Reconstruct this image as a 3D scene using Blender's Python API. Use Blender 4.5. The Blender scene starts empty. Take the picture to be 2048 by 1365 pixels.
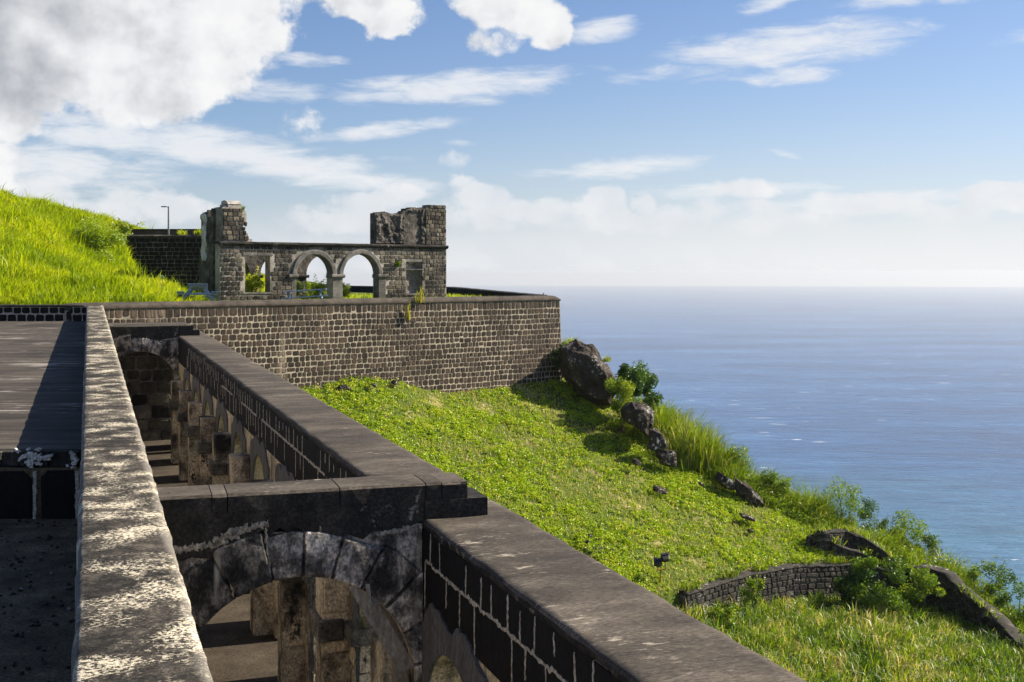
import bpy, math, random
import numpy as np
from mathutils import Vector, Matrix, noise as mnoise

random.seed(7)
RNG = np.random.default_rng(11)
S = bpy.context.scene
COL = S.collection

# ------------------------------------------------------------------ camera
F, EYE = 2400.0, 545.0          # focal length in px of a 2048 px wide frame; eye-level row
cam = bpy.data.cameras.new("camera")
cam.sensor_width = 36.0
cam.lens = 36.0 * F / 2048.0
cam.shift_y = -(682.5 - EYE) / 2048.0
cam.clip_start = 0.1
cam.clip_end = 90000.0
camo = bpy.data.objects.new("camera", cam)
camo.rotation_euler = (math.radians(90), 0, 0)
COL.objects.link(camo)
S.camera = camo

# ------------------------------------------------------------------ sun, exposure
SUN_EL = math.radians(35.0)
SUN_AZ = math.atan2(0.95, 0.313)      # from +Y towards +X
SD = Vector((math.sin(SUN_AZ) * math.cos(SUN_EL), math.cos(SUN_AZ) * math.cos(SUN_EL), math.sin(SUN_EL)))
sl = bpy.data.lights.new("sun", 'SUN')
sl.energy = 5.0
sl.angle = math.radians(0.5)
sl.color = (1.0, 0.905, 0.75)
so = bpy.data.objects.new("sun", sl)
so.rotation_euler = SD.to_track_quat('Z', 'Y').to_euler()
COL.objects.link(so)
S.view_settings.view_transform = 'Standard'
S.view_settings.look = 'None'
S.view_settings.gamma = 1.0
S.view_settings.exposure = 1.05
S.cycles.use_denoising = True
S.cycles.max_bounces = 6
S.cycles.diffuse_bounces = 3
S.cycles.glossy_bounces = 2
S.cycles.transmission_bounces = 3
S.cycles.volume_bounces = 0

# ------------------------------------------------------------------ node helper
class NT:
    def __init__(s, tree):
        s.t = tree
        s.t.nodes.clear()
    def n(s, typ, **kw):
        nd = s.t.nodes.new(typ)
        for k, v in kw.items():
            setattr(nd, k, v)
        return nd
    def put(s, sock, v):
        if isinstance(v, bpy.types.NodeSocket):
            s.t.links.new(v, sock)
        elif v is not None:
            sock.default_value = v
    def m(s, op, a, b=None, c=None, clamp=False):
        nd = s.n('ShaderNodeMath', operation=op, use_clamp=clamp)
        for i, v in enumerate((a, b, c)):
            s.put(nd.inputs[i], v)
        return nd.outputs[0]
    def vm(s, op, a, b=None, out=0):
        nd = s.n('ShaderNodeVectorMath', operation=op)
        s.put(nd.inputs[0], a)
        if b is not None:
            s.put(nd.inputs[1], b)
        return nd.outputs[out]
    def step(s, x, a, b, lo=0.0, hi=1.0):
        nd = s.n('ShaderNodeMapRange', interpolation_type='SMOOTHSTEP')
        for i, v in enumerate((x, a, b, lo, hi)):
            s.put(nd.inputs[i], v)
        return nd.outputs[0]
    def noise(s, vec, scale, detail=4.0, rough=0.55, dist=0.0, out='Fac', typ=None, lac=2.0):
        nd = s.n('ShaderNodeTexNoise')
        s.put(nd.inputs['Vector'], vec)
        nd.inputs['Scale'].default_value = scale
        nd.inputs['Detail'].default_value = detail
        nd.inputs['Roughness'].default_value = rough
        nd.inputs['Distortion'].default_value = dist
        nd.inputs['Lacunarity'].default_value = lac
        return nd.outputs[out]
    def mapping(s, vec, loc=(0, 0, 0), rot=(0, 0, 0), scale=(1, 1, 1), typ='POINT'):
        nd = s.n('ShaderNodeMapping', vector_type=typ)
        s.put(nd.inputs['Vector'], vec)
        nd.inputs['Location'].default_value = loc
        nd.inputs['Rotation'].default_value = rot
        nd.inputs['Scale'].default_value = scale
        return nd.outputs[0]
    def mix(s, f, a, b, blend='MIX'):
        nd = s.n('ShaderNodeMix', data_type='RGBA', blend_type=blend)
        s.put(nd.inputs[0], f)
        for i, v in ((6, a), (7, b)):
            if isinstance(v, tuple) and len(v) == 3:
                v = (*v, 1.0)
            s.put(nd.inputs[i], v)
        return nd.outputs[2]
    def ramp(s, f, stops, interp='LINEAR'):
        nd = s.n('ShaderNodeValToRGB')
        cr = nd.color_ramp
        cr.interpolation = interp
        while len(cr.elements) < len(stops):
            cr.elements.new(0.5)
        for e, (p, c) in zip(cr.elements, stops):
            e.position = p
            e.color = (*c, 1.0)
        s.put(nd.inputs[0], f)
        return nd.outputs[0]
    def bump(s, h, strength, dist, normal=None):
        nd = s.n('ShaderNodeBump')
        nd.inputs['Strength'].default_value = strength
        nd.inputs['Distance'].default_value = dist
        s.put(nd.inputs['Height'], h)
        if normal is not None:
            s.put(nd.inputs['Normal'], normal)
        return nd.outputs[0]

# ------------------------------------------------------------------ world: sky and clouds
def build_world():
    w = bpy.data.worlds.new("World")
    S.world = w
    w.use_nodes = True
    T = NT(w.node_tree)
    out = T.n('ShaderNodeOutputWorld')
    bg = T.n('ShaderNodeBackground')
    T.t.links.new(bg.outputs[0], out.inputs[0])
    d = T.n('ShaderNodeTexCoord').outputs['Generated']
    sx = T.n('ShaderNodeSeparateXYZ')
    T.put(sx.inputs[0], d)
    x, y, z = sx.outputs
    az = T.m('ARCTAN2', x, y)
    el = T.m('ARCSINE', z)
    cz = T.n('ShaderNodeCombineXYZ')
    T.put(cz.inputs[0], x); T.put(cz.inputs[1], y); T.put(cz.inputs[2], T.m('MAXIMUM', z, 0.035))
    sky = T.n('ShaderNodeTexSky', sky_type='NISHITA')
    sky.sun_disc = False
    sky.sun_elevation = SUN_EL
    sky.sun_rotation = SUN_AZ
    sky.altitude = 200.0
    sky.air_density = 1.0
    sky.dust_density = 0.7
    sky.ozone_density = 1.6
    T.put(sky.inputs[0], cz.outputs[0])
    # everything below is in the sky's own units (before the strength factor)
    pc = T.n('ShaderNodeCombineXYZ')
    T.put(pc.inputs[0], az); T.put(pc.inputs[1], el)
    p = pc.outputs[0]
    warp = T.noise(T.vm('MULTIPLY', p, (1, 1.6, 1)), 14.0, 5.0, 0.6, out='Color')
    warp = T.vm('MULTIPLY', T.vm('SUBTRACT', warp, (0.5, 0.5, 0.5)), (0.055, 0.04, 0))
    pw = T.vm('ADD', p, warp)
    warp2 = T.vm('MULTIPLY', warp, (0.7, 0.22, 0))
    pw2 = T.vm('ADD', p, warp2)

    def field(vec, specs):
        acc = None
        for (cx, cy, rx, ry, rot, st) in specs:
            c = ((cx - 1024) / F, (EYE - cy) / F, 0)
            mp = T.mapping(vec, c, (0, 0, math.radians(rot)), (rx / F, ry / F, 1), 'TEXTURE')
            r2 = T.vm('DOT_PRODUCT', mp, mp, out=1)
            v = T.m('MULTIPLY_ADD', r2, -st, st)
            acc = v if acc is None else T.m('SMOOTH_MAX', acc, v, 0.25)
        return acc

    cum = field(pw, [
        (200, 90, 400, 170, 0, 1.25), (470, 60, 125, 120, 0, 1.05), (340, 190, 200, 80, 8, 1.0), (60, 20, 330, 130, 0, 1.3),
        (40, 245, 92, 85, 0, 1.0), (-120, 330, 260, 90, 0, 1.0),
        (735, 15, 125, 52, -8, 1.0), (775, 55, 60, 34, 0, 0.8), (605, 10, 55, 36, 0, 0.45),
        (1020, 22, 135, 72, -18, 1.0), (1095, 60, 62, 60, 0, 1.05), (980, 95, 60, 36, 0, 0.35),
        (590, 255, 60, 26, 0, 0.08)])
    far = field(pw, [(960, 395, 75, 42, 0, 0.8), (1190, 410, 62, 40, 0, 0.75), (1285, 412, 38, 34, 0, 0.7), (1075, 425, 150, 36, 0, 0.6),
        (1490, 385, 62, 26, 0, 0.65), (895, 326, 38, 15, 0, 0.15), (720, 412, 95, 30, 0, 0.5),
        (1955, 405, 90, 32, 0, 0.8), (1700, 420, 120, 28, 0, 0.7), (1120, 415, 100, 30, 0, 0.5), (1420, 425, 150, 26, 0, 0.45), (1850, 436, 120, 22, 0, 0.4), (960, 430, 120, 40, 0, 0.55), (1560, 445, 180, 26, 0, 0.4), (1250, 450, 180, 30, 0, 0.45), (700, 440, 160, 34, 0, 0.5), (330, 420, 200, 36, 0, 0.5), (90, 440, 200, 55, 0, 0.5), (140, 385, 90, 40, 0, 0.6), (800, 395, 60, 22, 0, 0.4), (920, 365, 40, 22, 0, 0.5)])
    wis = field(pw2, [
        (1205, 68, 88, 31, 6, 1.0), (920, 177, 270, 38, 4, 1.0), (620, 131, 92, 17, 0, 0.75), (550, 192, 120, 28, 2, 0.8),
        (770, 263, 200, 21, 7, 0.75), (1545, 26, 80, 20, 9, 0.85), (1580, 108, 300, 50, 4, 0.9), (1565, 165, 110, 24, 0, 0.75),
        (1930, 8, 190, 22, -3, 0.9), (1810, 34, 170, 18, 0, 0.7), (1350, 150, 190, 24, 0, 0.4), (1230, 338, 210, 25, 4, 0.8),
        (1562, 317, 36, 9, -14, 0.5), (270, 285, 270, 46, -4, 0.95), (430, 300, 250, 50, -8, 1.15), (590, 335, 240, 44, -8, 1.05),
        (740, 362, 170, 26, -6, 0.9), (120, 345, 320, 60, 0, 0.85), (920, 290, 44, 9, -6, 0.4), (1450, 384, 230, 18, 0, 0.7),
        (1750, 404, 300, 19, 3, 0.7), (2030, 115, 120, 16, 4, 0.45), (810, 318, 60, 9, 0, 0.3), (100, 420, 400, 60, 0, 0.55)])
    n1 = T.noise(p, 26.0, 9.0, 0.62)
    ns = T.noise(p, 17.0, 4.0, 0.5)
    nsb = T.noise(T.vm('ADD', p, (0.016, 0.012, 0)), 17.0, 4.0, 0.5)
    n2 = T.noise(T.mapping(p, rot=(0, 0, math.radians(-6)), scale=(1, 4.2, 1)), 20.0, 9.0, 0.66, 0.4)
    dc = T.m('ADD', cum, T.m('MULTIPLY', T.m('SUBTRACT', n1, 0.52), 1.9))
    dw = T.m('ADD', wis, T.m('MULTIPLY', T.m('SUBTRACT', n2, 0.56), 2.1))
    ac = T.step(dc, 0.0, 0.46)
    df = T.m('ADD', far, T.m('MULTIPLY', T.m('SUBTRACT', n1, 0.52), 1.6))
    af = T.m('MULTIPLY', T.step(df, 0.0, 0.45), 0.80)
    aw = T.m('MULTIPLY', T.step(dw, -0.10, 1.0), 0.9)
    # shading of the cumulus: lit where density falls towards the sun, grey in the thick part
    slope = T.m('SUBTRACT', ns, nsb)
    lit = T.m('ADD', T.m('MULTIPLY', slope, 1.1), T.m('MULTIPLY_ADD', T.m('SUBTRACT', n1, 0.5), 0.5, 0.86))
    gre = field(pw, [(40, 165, 210, 120, -10, 1.1), (-60, 60, 330, 150, 0, 1.0), (170, 75, 120, 90, 0, 0.7), (330, 235, 120, 40, 0, 0.25)])
    thick = T.m('MULTIPLY', T.step(T.m('ADD', gre, T.m('MULTIPLY', T.m('SUBTRACT', n1, .5), 0.7)), -0.2, 1.3), 0.36)
    val = T.m('SUBTRACT', lit, thick)
    val = T.m('MINIMUM', T.m('MAXIMUM', val, 0.12), 1.0)
    K = CLOUD
    ccol = T.ramp(val, [(0.0, (0.20 * K, 0.22 * K, 0.26 * K)), (0.45, (0.50 * K, 0.525 * K, 0.57 * K)), (0.85, (0.92 * K, 0.93 * K, 0.95 * K)), (1.0, (1.0 * K, 1.0 * K, 1.0 * K))])
    base = T.mix(1.0, sky.outputs[0], SKYTINT, 'MULTIPLY')
    # pale air towards the horizon, brighter towards the sun
    hz = T.step(el, (EYE - 530) / F, (EYE - 120) / F, 1.0, 0.0)
    hz = T.m('POWER', hz, 2.1)
    sunw = T.step(az, -0.5, 0.42)
    hcol = T.mix(sunw, (0.60 * K, 0.68 * K, 0.80 * K), (0.93 * K, 0.94 * K, 0.97 * K))
    c = T.mix(T.m('MULTIPLY', hz, 0.55), base, hcol)
    c = T.mix(T.m('MULTIPLY', sunw, T.step(el, 0.26, -0.02, 0.03, 0.40)), c, (0.80 * K, 0.86 * K, 0.96 * K))
    c = T.mix(aw, c, T.mix(hz, (0.90 * K, 0.92 * K, 0.96 * K), (0.97 * K, 0.97 * K, 0.98 * K)))
    fcol = T.mix(T.m('MULTIPLY_ADD', slope, 2.0, 0.6, True), (0.74 * K, 0.78 * K, 0.85 * K), (0.97 * K, 0.97 * K, 0.98 * K))
    c = T.mix(af, c, fcol)
    c = T.mix(ac, c, ccol)
    # low white band of far cloud tops and haze along the horizon
    n3 = T.noise(T.vm('MULTIPLY', p, (1, 1.5, 1)), 22.0, 8.0, 0.6)
    low = T.step(T.m('ADD', el, T.m('MULTIPLY', T.m('SUBTRACT', n3, 0.5), 0.05)), (EYE - 530) / F, (EYE - 400) / F, 0.92, 0.0)
    lcol = T.mix(sunw, (0.66 * K, 0.72 * K, 0.80 * K), (0.93 * K, 0.94 * K, 0.955 * K))
    lcol = T.mix(T.m('MULTIPLY', T.step(n3, 0.44, 0.60), 0.55), lcol, (0.95 * K, 0.96 * K, 0.97 * K))
    c = T.mix(low, c, lcol)
    c = T.mix(T.step(el, -0.0012, 0.0008, 1.0, 0.0), c, T.mix(sunw, (0.55 * K, 0.60 * K, 0.68 * K), (0.74 * K, 0.76 * K, 0.79 * K)))
    T.put(bg.inputs['Color'], c)
    bg.inputs['Strength'].default_value = SKYSTR
    w.cycles.sampling_method = 'MANUAL'
    w.cycles.sample_map_resolution = 512

SKYSTR = 0.060
CLOUD = 7.6
SKYTINT = (0.70, 0.80, 1.00)
build_world()

# ------------------------------------------------------------------ mesh helpers
def pix(x, y, Y):
    return ((x - 1024) / F * Y, Y, (EYE - y) / F * Y)

def tag(o, label=None, cat=None, group=None, kind=None):
    if label: o['label'] = label
    if cat: o['category'] = cat
    if group: o['group'] = group
    if kind: o['kind'] = kind
    return o

def thing(name, label, cat, loc=(0, 0, 0), rotz=0.0, group=None):
    o = bpy.data.objects.new(name, None)
    o.empty_display_size = 0.2
    COL.objects.link(o)
    o.location = loc
    o.rotation_euler = (0, 0, rotz)
    return tag(o, label, cat, group)

def copy_tree(o, parent=None):
    c = o.copy()
    COL.objects.link(c)
    c.parent = parent
    for ch in list(o.children):
        copy_tree(ch, c)
    return c

class MB:
    """collects vertices and faces (any size) with a 'tone' per vertex"""
    def __init__(s):
        s.v, s.f, s.t = [], [], []
    def add(s, vs, fs, tone=0.5):
        b = len(s.v)
        s.v.extend(vs)
        s.t.extend([tone] * len(vs))
        s.f.extend([tuple(b + i for i in f) for f in fs])
    def hexa(s, c8, tone=0.5):
        s.add(c8, [(0, 3, 2, 1), (4, 5, 6, 7), (0, 1, 5, 4), (1, 2, 6, 5), (2, 3, 7, 6), (3, 0, 4, 7)], tone)
    def box(s, c, size, rot=None, tone=0.5):
        hx, hy, hz = size[0] / 2, size[1] / 2, size[2] / 2
        vs = [Vector(p) for p in ((-hx, -hy, -hz), (hx, -hy, -hz), (hx, hy, -hz), (-hx, hy, -hz), (-hx, -hy, hz), (hx, -hy, hz), (hx, hy, hz), (-hx, hy, hz))]
        R = rot if rot is not None else Matrix.Identity(3)
        s.hexa([tuple(R @ v + Vector(c)) for v in vs], tone)
    def bar(s, a, b, w, h, up=(0, 0, 1), tone=0.5):
        a, b = Vector(a), Vector(b)
        d = (b - a).normalized()
        sd = d.cross(Vector(up))
        if sd.length < 1e-4:
            sd = d.cross(Vector((1, 0, 0)))
        sd.normalize()
        u = sd.cross(d)
        q = []
        for e in (a, b):
            for (i, j) in ((-1, -1), (1, -1), (1, 1), (-1, 1)):
                q.append(tuple(e + sd * (i * w / 2) + u * (j * h / 2)))
        s.add(q, [(3, 2, 1, 0), (4, 5, 6, 7), (0, 1, 5, 4), (1, 2, 6, 5), (2, 3, 7, 6), (3, 0, 4, 7)], tone)
    def tube(s, pts, rad, seg=8, tone=0.5):
        pts = [Vector(p) for p in pts]
        rad = rad if isinstance(rad, (list, tuple)) else [rad] * len(pts)
        vs = []
        for i, p in enumerate(pts):
            d = (pts[min(i + 1, len(pts) - 1)] - pts[max(i - 1, 0)]).normalized()
            a = d.cross(Vector((0, 0, 1)))
            if a.length < 1e-3:
                a = d.cross(Vector((1, 0, 0)))
            a.normalize()
            b = d.cross(a)
            for k in range(seg):
                t = 2 * math.pi * k / seg
                vs.append(tuple(p + (a * math.cos(t) + b * math.sin(t)) * rad[i]))
        fs = []
        for i in range(len(pts) - 1):
            for k in range(seg):
                k2 = (k + 1) % seg
                fs.append((i * seg + k, i * seg + k2, (i + 1) * seg + k2, (i + 1) * seg + k))
        fs.append(tuple(range(seg))[::-1])
        fs.append(tuple((len(pts) - 1) * seg + k for k in range(seg)))
        s.add(vs, fs, tone)
    def build(s, name, mat, parent=None, smooth=False, local=False, bevel=0.0):
        return mesh(name, np.array(s.v, dtype=np.float64).reshape(-1, 3), s.f, mat, np.array(s.t), parent, smooth, local, bevel)

def mesh(name, V, Fc, mat, tone=None, parent=None, smooth=False, local=False, bevel=0.0):
    me = bpy.data.meshes.new(name)
    V = np.asarray(V, dtype=np.float32)
    if isinstance(Fc, np.ndarray):
        nf, k = Fc.shape
        me.vertices.add(len(V)); me.vertices.foreach_set('co', V.ravel())
        me.loops.add(nf * k); me.loops.foreach_set('vertex_index', Fc.ravel().astype(np.int32))
        me.polygons.add(nf)
        me.polygons.foreach_set('loop_start', np.arange(0, nf * k, k, dtype=np.int32))
        me.update(calc_edges=True)
    else:
        me.from_pydata([tuple(map(float, v)) for v in V], [], Fc)
        me.update()
    if tone is not None:
        a = me.attributes.new('tone', 'FLOAT', 'POINT')
        a.data.foreach_set('value', np.asarray(tone, dtype=np.float32))
    if smooth:
        me.polygons.foreach_set('use_smooth', np.ones(len(me.polygons), dtype=bool))
    if mat:
        me.materials.append(mat)
    o = bpy.data.objects.new(name, me)
    COL.objects.link(o)
    if parent is not None:
        o.parent = parent
        if not local:
            o.matrix_parent_inverse = Matrix.Translation(-parent.location) if parent.parent is None else Matrix.Translation(-(parent.parent.location if parent.type == 'EMPTY' else Vector((0, 0, 0))))
            if parent.type == 'MESH':
                o.matrix_parent_inverse = Matrix.Identity(4)
    if bevel > 0:
        b = o.modifiers.new('bevel', 'BEVEL')
        b.width = bevel
        b.segments = 2
        b.limit_method = 'ANGLE'
    return o

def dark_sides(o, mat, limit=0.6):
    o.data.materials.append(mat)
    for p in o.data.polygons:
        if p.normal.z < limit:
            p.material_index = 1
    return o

def setting(o, label=None):
    o['kind'] = 'structure'
    if label: o['label'] = label
    return o

class Fr:
    """upright wall frame: u along the wall, z up, d out of the face"""
    def __init__(s, o, U, slope=0.0, batter=0.0, ztop=0.0):
        l = math.hypot(*U)
        s.o, s.U = o, (U[0] / l, U[1] / l)
        s.N = (s.U[1], -s.U[0])
        s.slope, s.batter, s.ztop = slope, batter, ztop
    def P(s, u, z, d=0.0):
        d = d + s.batter * (s.ztop - z)
        return (s.o[0] + s.U[0] * u + s.N[0] * d, s.o[1] + s.U[1] * u + s.N[1] * d, z + s.slope * u)

def seg_wall(B, fr, segs, d0, d1, tone=0.5):
    for (u0, u1, l0, l1, h0, h1) in segs:
        B.hexa([fr.P(u0, l0, d0), fr.P(u1, l1, d0), fr.P(u1, l1, d1), fr.P(u0, l0, d1),
                fr.P(u0, h0, d0), fr.P(u1, h1, d0), fr.P(u1, h1, d1), fr.P(u0, h0, d1)][::1], tone)

def arch_segs(c, r, zs, top, n=18):
    out = []
    for i in range(n):
        a0, a1 = math.pi - math.pi * i / n, math.pi - math.pi * (i + 1) / n
        ua, ub = c + r * math.cos(a0), c + r * math.cos(a1)
        out.append((ua, ub, zs + r * math.sin(a0), zs + r * math.sin(a1), top, top))
    return out

def one_stone(B, fr, ua, ub, za, zb, proj, rnd, d0=0.0, jit=0.018, tone=None, zf=None, flat=False):
    w, h = ub - ua, zb - za
    j = lambda k: rnd.uniform(-k, k)
    cx, cz = (ua + ub) / 2, (za + zb) / 2
    c = min(w, h) * (0.03 if flat else rnd.uniform(0.10, 0.22))
    o = [(ua + c, za), (ub - c, za), (ub, za + c), (ub, zb - c), (ub - c, zb), (ua + c, zb), (ua, zb - c), (ua, za + c)]
    o = [(p + j(jit), q + j(jit)) for p, q in o]
    tl, tu = j(0.25), j(0.25)
    vs = []
    for (k, dd) in (((1.0, -0.03), (0.985, proj * 0.85), (0.95, proj)) if flat else ((1.0, -0.03), (0.93, proj * 0.75), (0.70, proj))):
        for (p, q) in o:
            uu, zz = cx + (p - cx) * k, cz + (q - cz) * k
            dj = dd if dd < 0 else dd * (1 + tl * (p - cx) / max(w, .01) + tu * (q - cz) / max(h, .01)) + j(proj * 0.12)
            vs.append(fr.P(uu, zz if zf is None else zz + zf(uu), d0 + dj))
    fs = []
    for r in range(2):
        for k in range(8):
            k2 = (k + 1) % 8
            fs.append((r * 8 + k, r * 8 + k2, r * 8 + 8 + k2, r * 8 + 8 + k))
    fs.append(tuple(range(16, 24)))
    B.add(vs, fs, rnd.random() if tone is None else tone)

def stones(B, fr, u0, u1, z0, z1, ch, wr, gap, proj, seed, keep=None, d0=0.0, wav=0.0, jit=0.018, zf=None, first=None, flat=False, gu=1.0):
    rnd = random.Random(seed)
    z = z1
    row = 0
    while z > z0 + 0.02:
        h = (first if (first and row == 0) else ch * rnd.uniform(0.85, 1.15))
        u = u0 - rnd.uniform(0, wr[0])
        ph = rnd.uniform(0, 9)
        while u < u1:
            w = rnd.uniform(*wr)
            if rnd.random() < 0.08: w *= 1.45
            ua, ub = max(u, u0), min(u + w, u1)
            u += w
            if ub - ua < 0.08:
                continue
            wv = wav * (math.sin(ua * 1.7 + ph) + 0.6 * math.sin(ua * 4.3 + row))
            hh = h * (1 if rnd.random() < 0.9 else rnd.uniform(0.8, 0.95))
            za, zb = max(z - hh, z0) + gap / 2 + wv, z - gap / 2 + wv
            if zb - za < 0.05:
                continue
            if keep and not keep((ua + ub) / 2, (za + zb) / 2, ua, ub, za, zb):
                continue
            one_stone(B, fr, ua + gap * gu / 2, ub - gap * gu / 2, za, zb, proj, rnd, d0, jit, None, zf, flat)
        z -= h
        row += 1

# lattice noise for numpy points
_tab = RNG.random((256, 256))
def vnoise(x, y, s=1.0):
    x, y = np.asarray(x) * s, np.asarray(y) * s
    xi, yi = np.floor(x).astype(int), np.floor(y).astype(int)
    fx, fy = x - xi, y - yi
    fx, fy = fx * fx * (3 - 2 * fx), fy * fy * (3 - 2 * fy)
    g = lambda a, b: _tab[a & 255, b & 255]
    return (g(xi, yi) * (1 - fx) + g(xi + 1, yi) * fx) * (1 - fy) + (g(xi, yi + 1) * (1 - fx) + g(xi + 1, yi + 1) * fx) * fy
def fbm(x, y, s=1.0, o=4):
    t, a, n = 0, 0.5, 0
    for i in range(o):
        t = t + a * vnoise(np.asarray(x) + 17.3 * i, np.asarray(y) - 9.1 * i, s * 2 ** i)
        n += a
        a *= 0.55
    return t / n

# ------------------------------------------------------------------ materials
def rough(name, stops, scale=3.0, stretch=(1, 1, 1), rotz=0.0, bump=0.5, bdist=0.02, bscale=30.0, detail=8.0, nrough=0.65,
          speck=None, tone_mix=None, big=0.0, bigscale=0.5, spots=None, streak=None, r=0.92, edge=None, grain=0.6, gscale=38.0):
    """mottled stone / mortar / concrete. speck=(colour, scale, lo, hi, maskscale, masklo, maskhi); tone_mix=(dark, light); spots=(colour, scale, size)"""
    m = bpy.data.materials.new(name)
    m.use_nodes = True
    T = NT(m.node_tree)
    out = T.n('ShaderNodeOutputMaterial')
    bs = T.n('ShaderNodeBsdfPrincipled')
    T.t.links.new(bs.outputs[0], out.inputs[0])
    co = T.n('ShaderNodeTexCoord').outputs['Object']
    mp = T.mapping(co, rot=(0, 0, rotz), scale=(1, 1, 1))
    ms = T.vm('MULTIPLY', mp, stretch)
    n = T.noise(ms, scale, detail, nrough)
    c = T.ramp(n, stops)
    if tone_mix:
        at = T.n('ShaderNodeAttribute', attribute_name='tone').outputs['Fac']
        c = T.mix(1.0, c, T.mix(at, tone_mix[0], tone_mix[1]), 'MULTIPLY')
    if big:
        b = T.noise(co, bigscale, 4.0, 0.6)
        c = T.mix(T.step(b, 0.42, 0.62, 0.0, big), c, T.mix(1.0, c, (0.25, 0.25, 0.27), 'MULTIPLY'))
    if grain:      # fine pitting and dirt
        gn = T.noise(ms, gscale, 5.0, 0.75)
        c = T.mix(1.0, c, T.ramp(gn, [(0.34, (1 - grain,) * 3), (0.50, (1.0,) * 3), (0.66, (1 + grain * 1.3,) * 3)]), 'MULTIPLY')
    if edge:      # a worn paler rim, marked by the tone attribute
        at = T.n('ShaderNodeAttribute', attribute_name='tone').outputs['Fac']
        en = T.noise(co, 5.0, 5.0, 0.65)
        c = T.mix(T.m('MULTIPLY', T.step(T.m('ADD', at, T.m('MULTIPLY', T.m('SUBTRACT', en, 0.5), 1.2)), 0.45, 1.0), 0.8), c, edge)
    if streak:
        st = T.noise(T.vm('MULTIPLY', co, (1, 1, 0.12)), streak[1], 5.0, 0.6)
        c = T.mix(T.step(st, streak[2], streak[3]), c, streak[0])
    if speck:
        col, sc, lo, hi, msc, mlo, mhi = speck
        sn = T.noise(ms, sc, 6.0, 0.7)
        mk = T.noise(mp, msc, 5.0, 0.6)
        f = T.m('MULTIPLY', T.step(T.m('ADD', sn, T.m('MULTIPLY', T.m('SUBTRACT', mk, 0.5), 0.5)), lo, hi), T.step(mk, mlo, mhi))
        c = T.mix(f, c, col)
    if spots:
        vo = T.n('ShaderNodeTexVoronoi', feature='F1')
        T.put(vo.inputs['Vector'], co)
        vo.inputs['Scale'].default_value = spots[1]
        dd = T.m('ADD', vo.outputs['Distance'], T.m('MULTIPLY', T.noise(co, spots[1] * 6, 3), 0.12))
        sel = T.n('ShaderNodeSeparateColor')
        T.put(sel.inputs[0], vo.outputs['Color'])
        f = T.m('MULTIPLY', T.step(dd, spots[2], spots[2] + 0.03, 1.0, 0.0), T.step(sel.outputs[0], 0.55, 0.6))
        c = T.mix(f, c, spots[0])
    T.put(bs.inputs['Base Color'], c)
    bs.inputs['Roughness'].default_value = r
    bs.inputs['Specular IOR Level'].default_value = 0.25
    h1 = T.noise(ms, bscale, 6.0, 0.7)
    h2 = T.noise(co, bscale * 0.2, 4.0, 0.6)
    T.put(bs.inputs['Normal'], T.bump(T.m('ADD', h1, T.m('MULTIPLY', h2, 1.5)), bump, bdist))
    return m

def leafy(name, stops, trans=0.45, gloss=0.04):
    m = bpy.data.materials.new(name)
    m.use_nodes = True
    T = NT(m.node_tree)
    out = T.n('ShaderNodeOutputMaterial')
    at = T.n('ShaderNodeAttribute', attribute_name='tone').outputs['Fac']
    c = T.ramp(at, stops)
    df = T.n('ShaderNodeBsdfDiffuse'); T.put(df.inputs[0], c)
    tr = T.n('ShaderNodeBsdfTranslucent'); T.put(tr.inputs[0], T.mix(1.0, c, (1.15, 1.1, 0.6), 'MULTIPLY'))
    mx = T.n('ShaderNodeMixShader'); mx.inputs[0].default_value = trans
    T.t.links.new(df.outputs[0], mx.inputs[1]); T.t.links.new(tr.outputs[0], mx.inputs[2])
    gl = T.n('ShaderNodeBsdfGlossy'); gl.inputs['Roughness'].default_value = 0.45
    mx2 = T.n('ShaderNodeMixShader'); mx2.inputs[0].default_value = gloss
    T.t.links.new(mx.outputs[0], mx2.inputs[1]); T.t.links.new(gl.outputs[0], mx2.inputs[2])
    T.t.links.new(mx2.outputs[0], out.inputs[0])
    return m

def plain(name, col, r=0.6, metal=0.0, vary=0.25, scale=12.0, bump=0.15):
    m = bpy.data.materials.new(name)
    m.use_nodes = True
    T = NT(m.node_tree)
    out = T.n('ShaderNodeOutputMaterial')
    bs = T.n('ShaderNodeBsdfPrincipled')
    T.t.links.new(bs.outputs[0], out.inputs[0])
    co = T.n('ShaderNodeTexCoord').outputs['Object']
    n = T.noise(co, scale, 5.0, 0.6)
    lo = tuple(v * (1 - vary) for v in col)
    hi = tuple(v * (1 + vary) for v in col)
    T.put(bs.inputs['Base Color'], T.ramp(n, [(0.3, lo), (0.7, hi)]))
    bs.inputs['Roughness'].default_value = r
    bs.inputs['Metallic'].default_value = metal
    T.put(bs.inputs['Normal'], T.bump(n, bump, 0.01))
    return m

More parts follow.
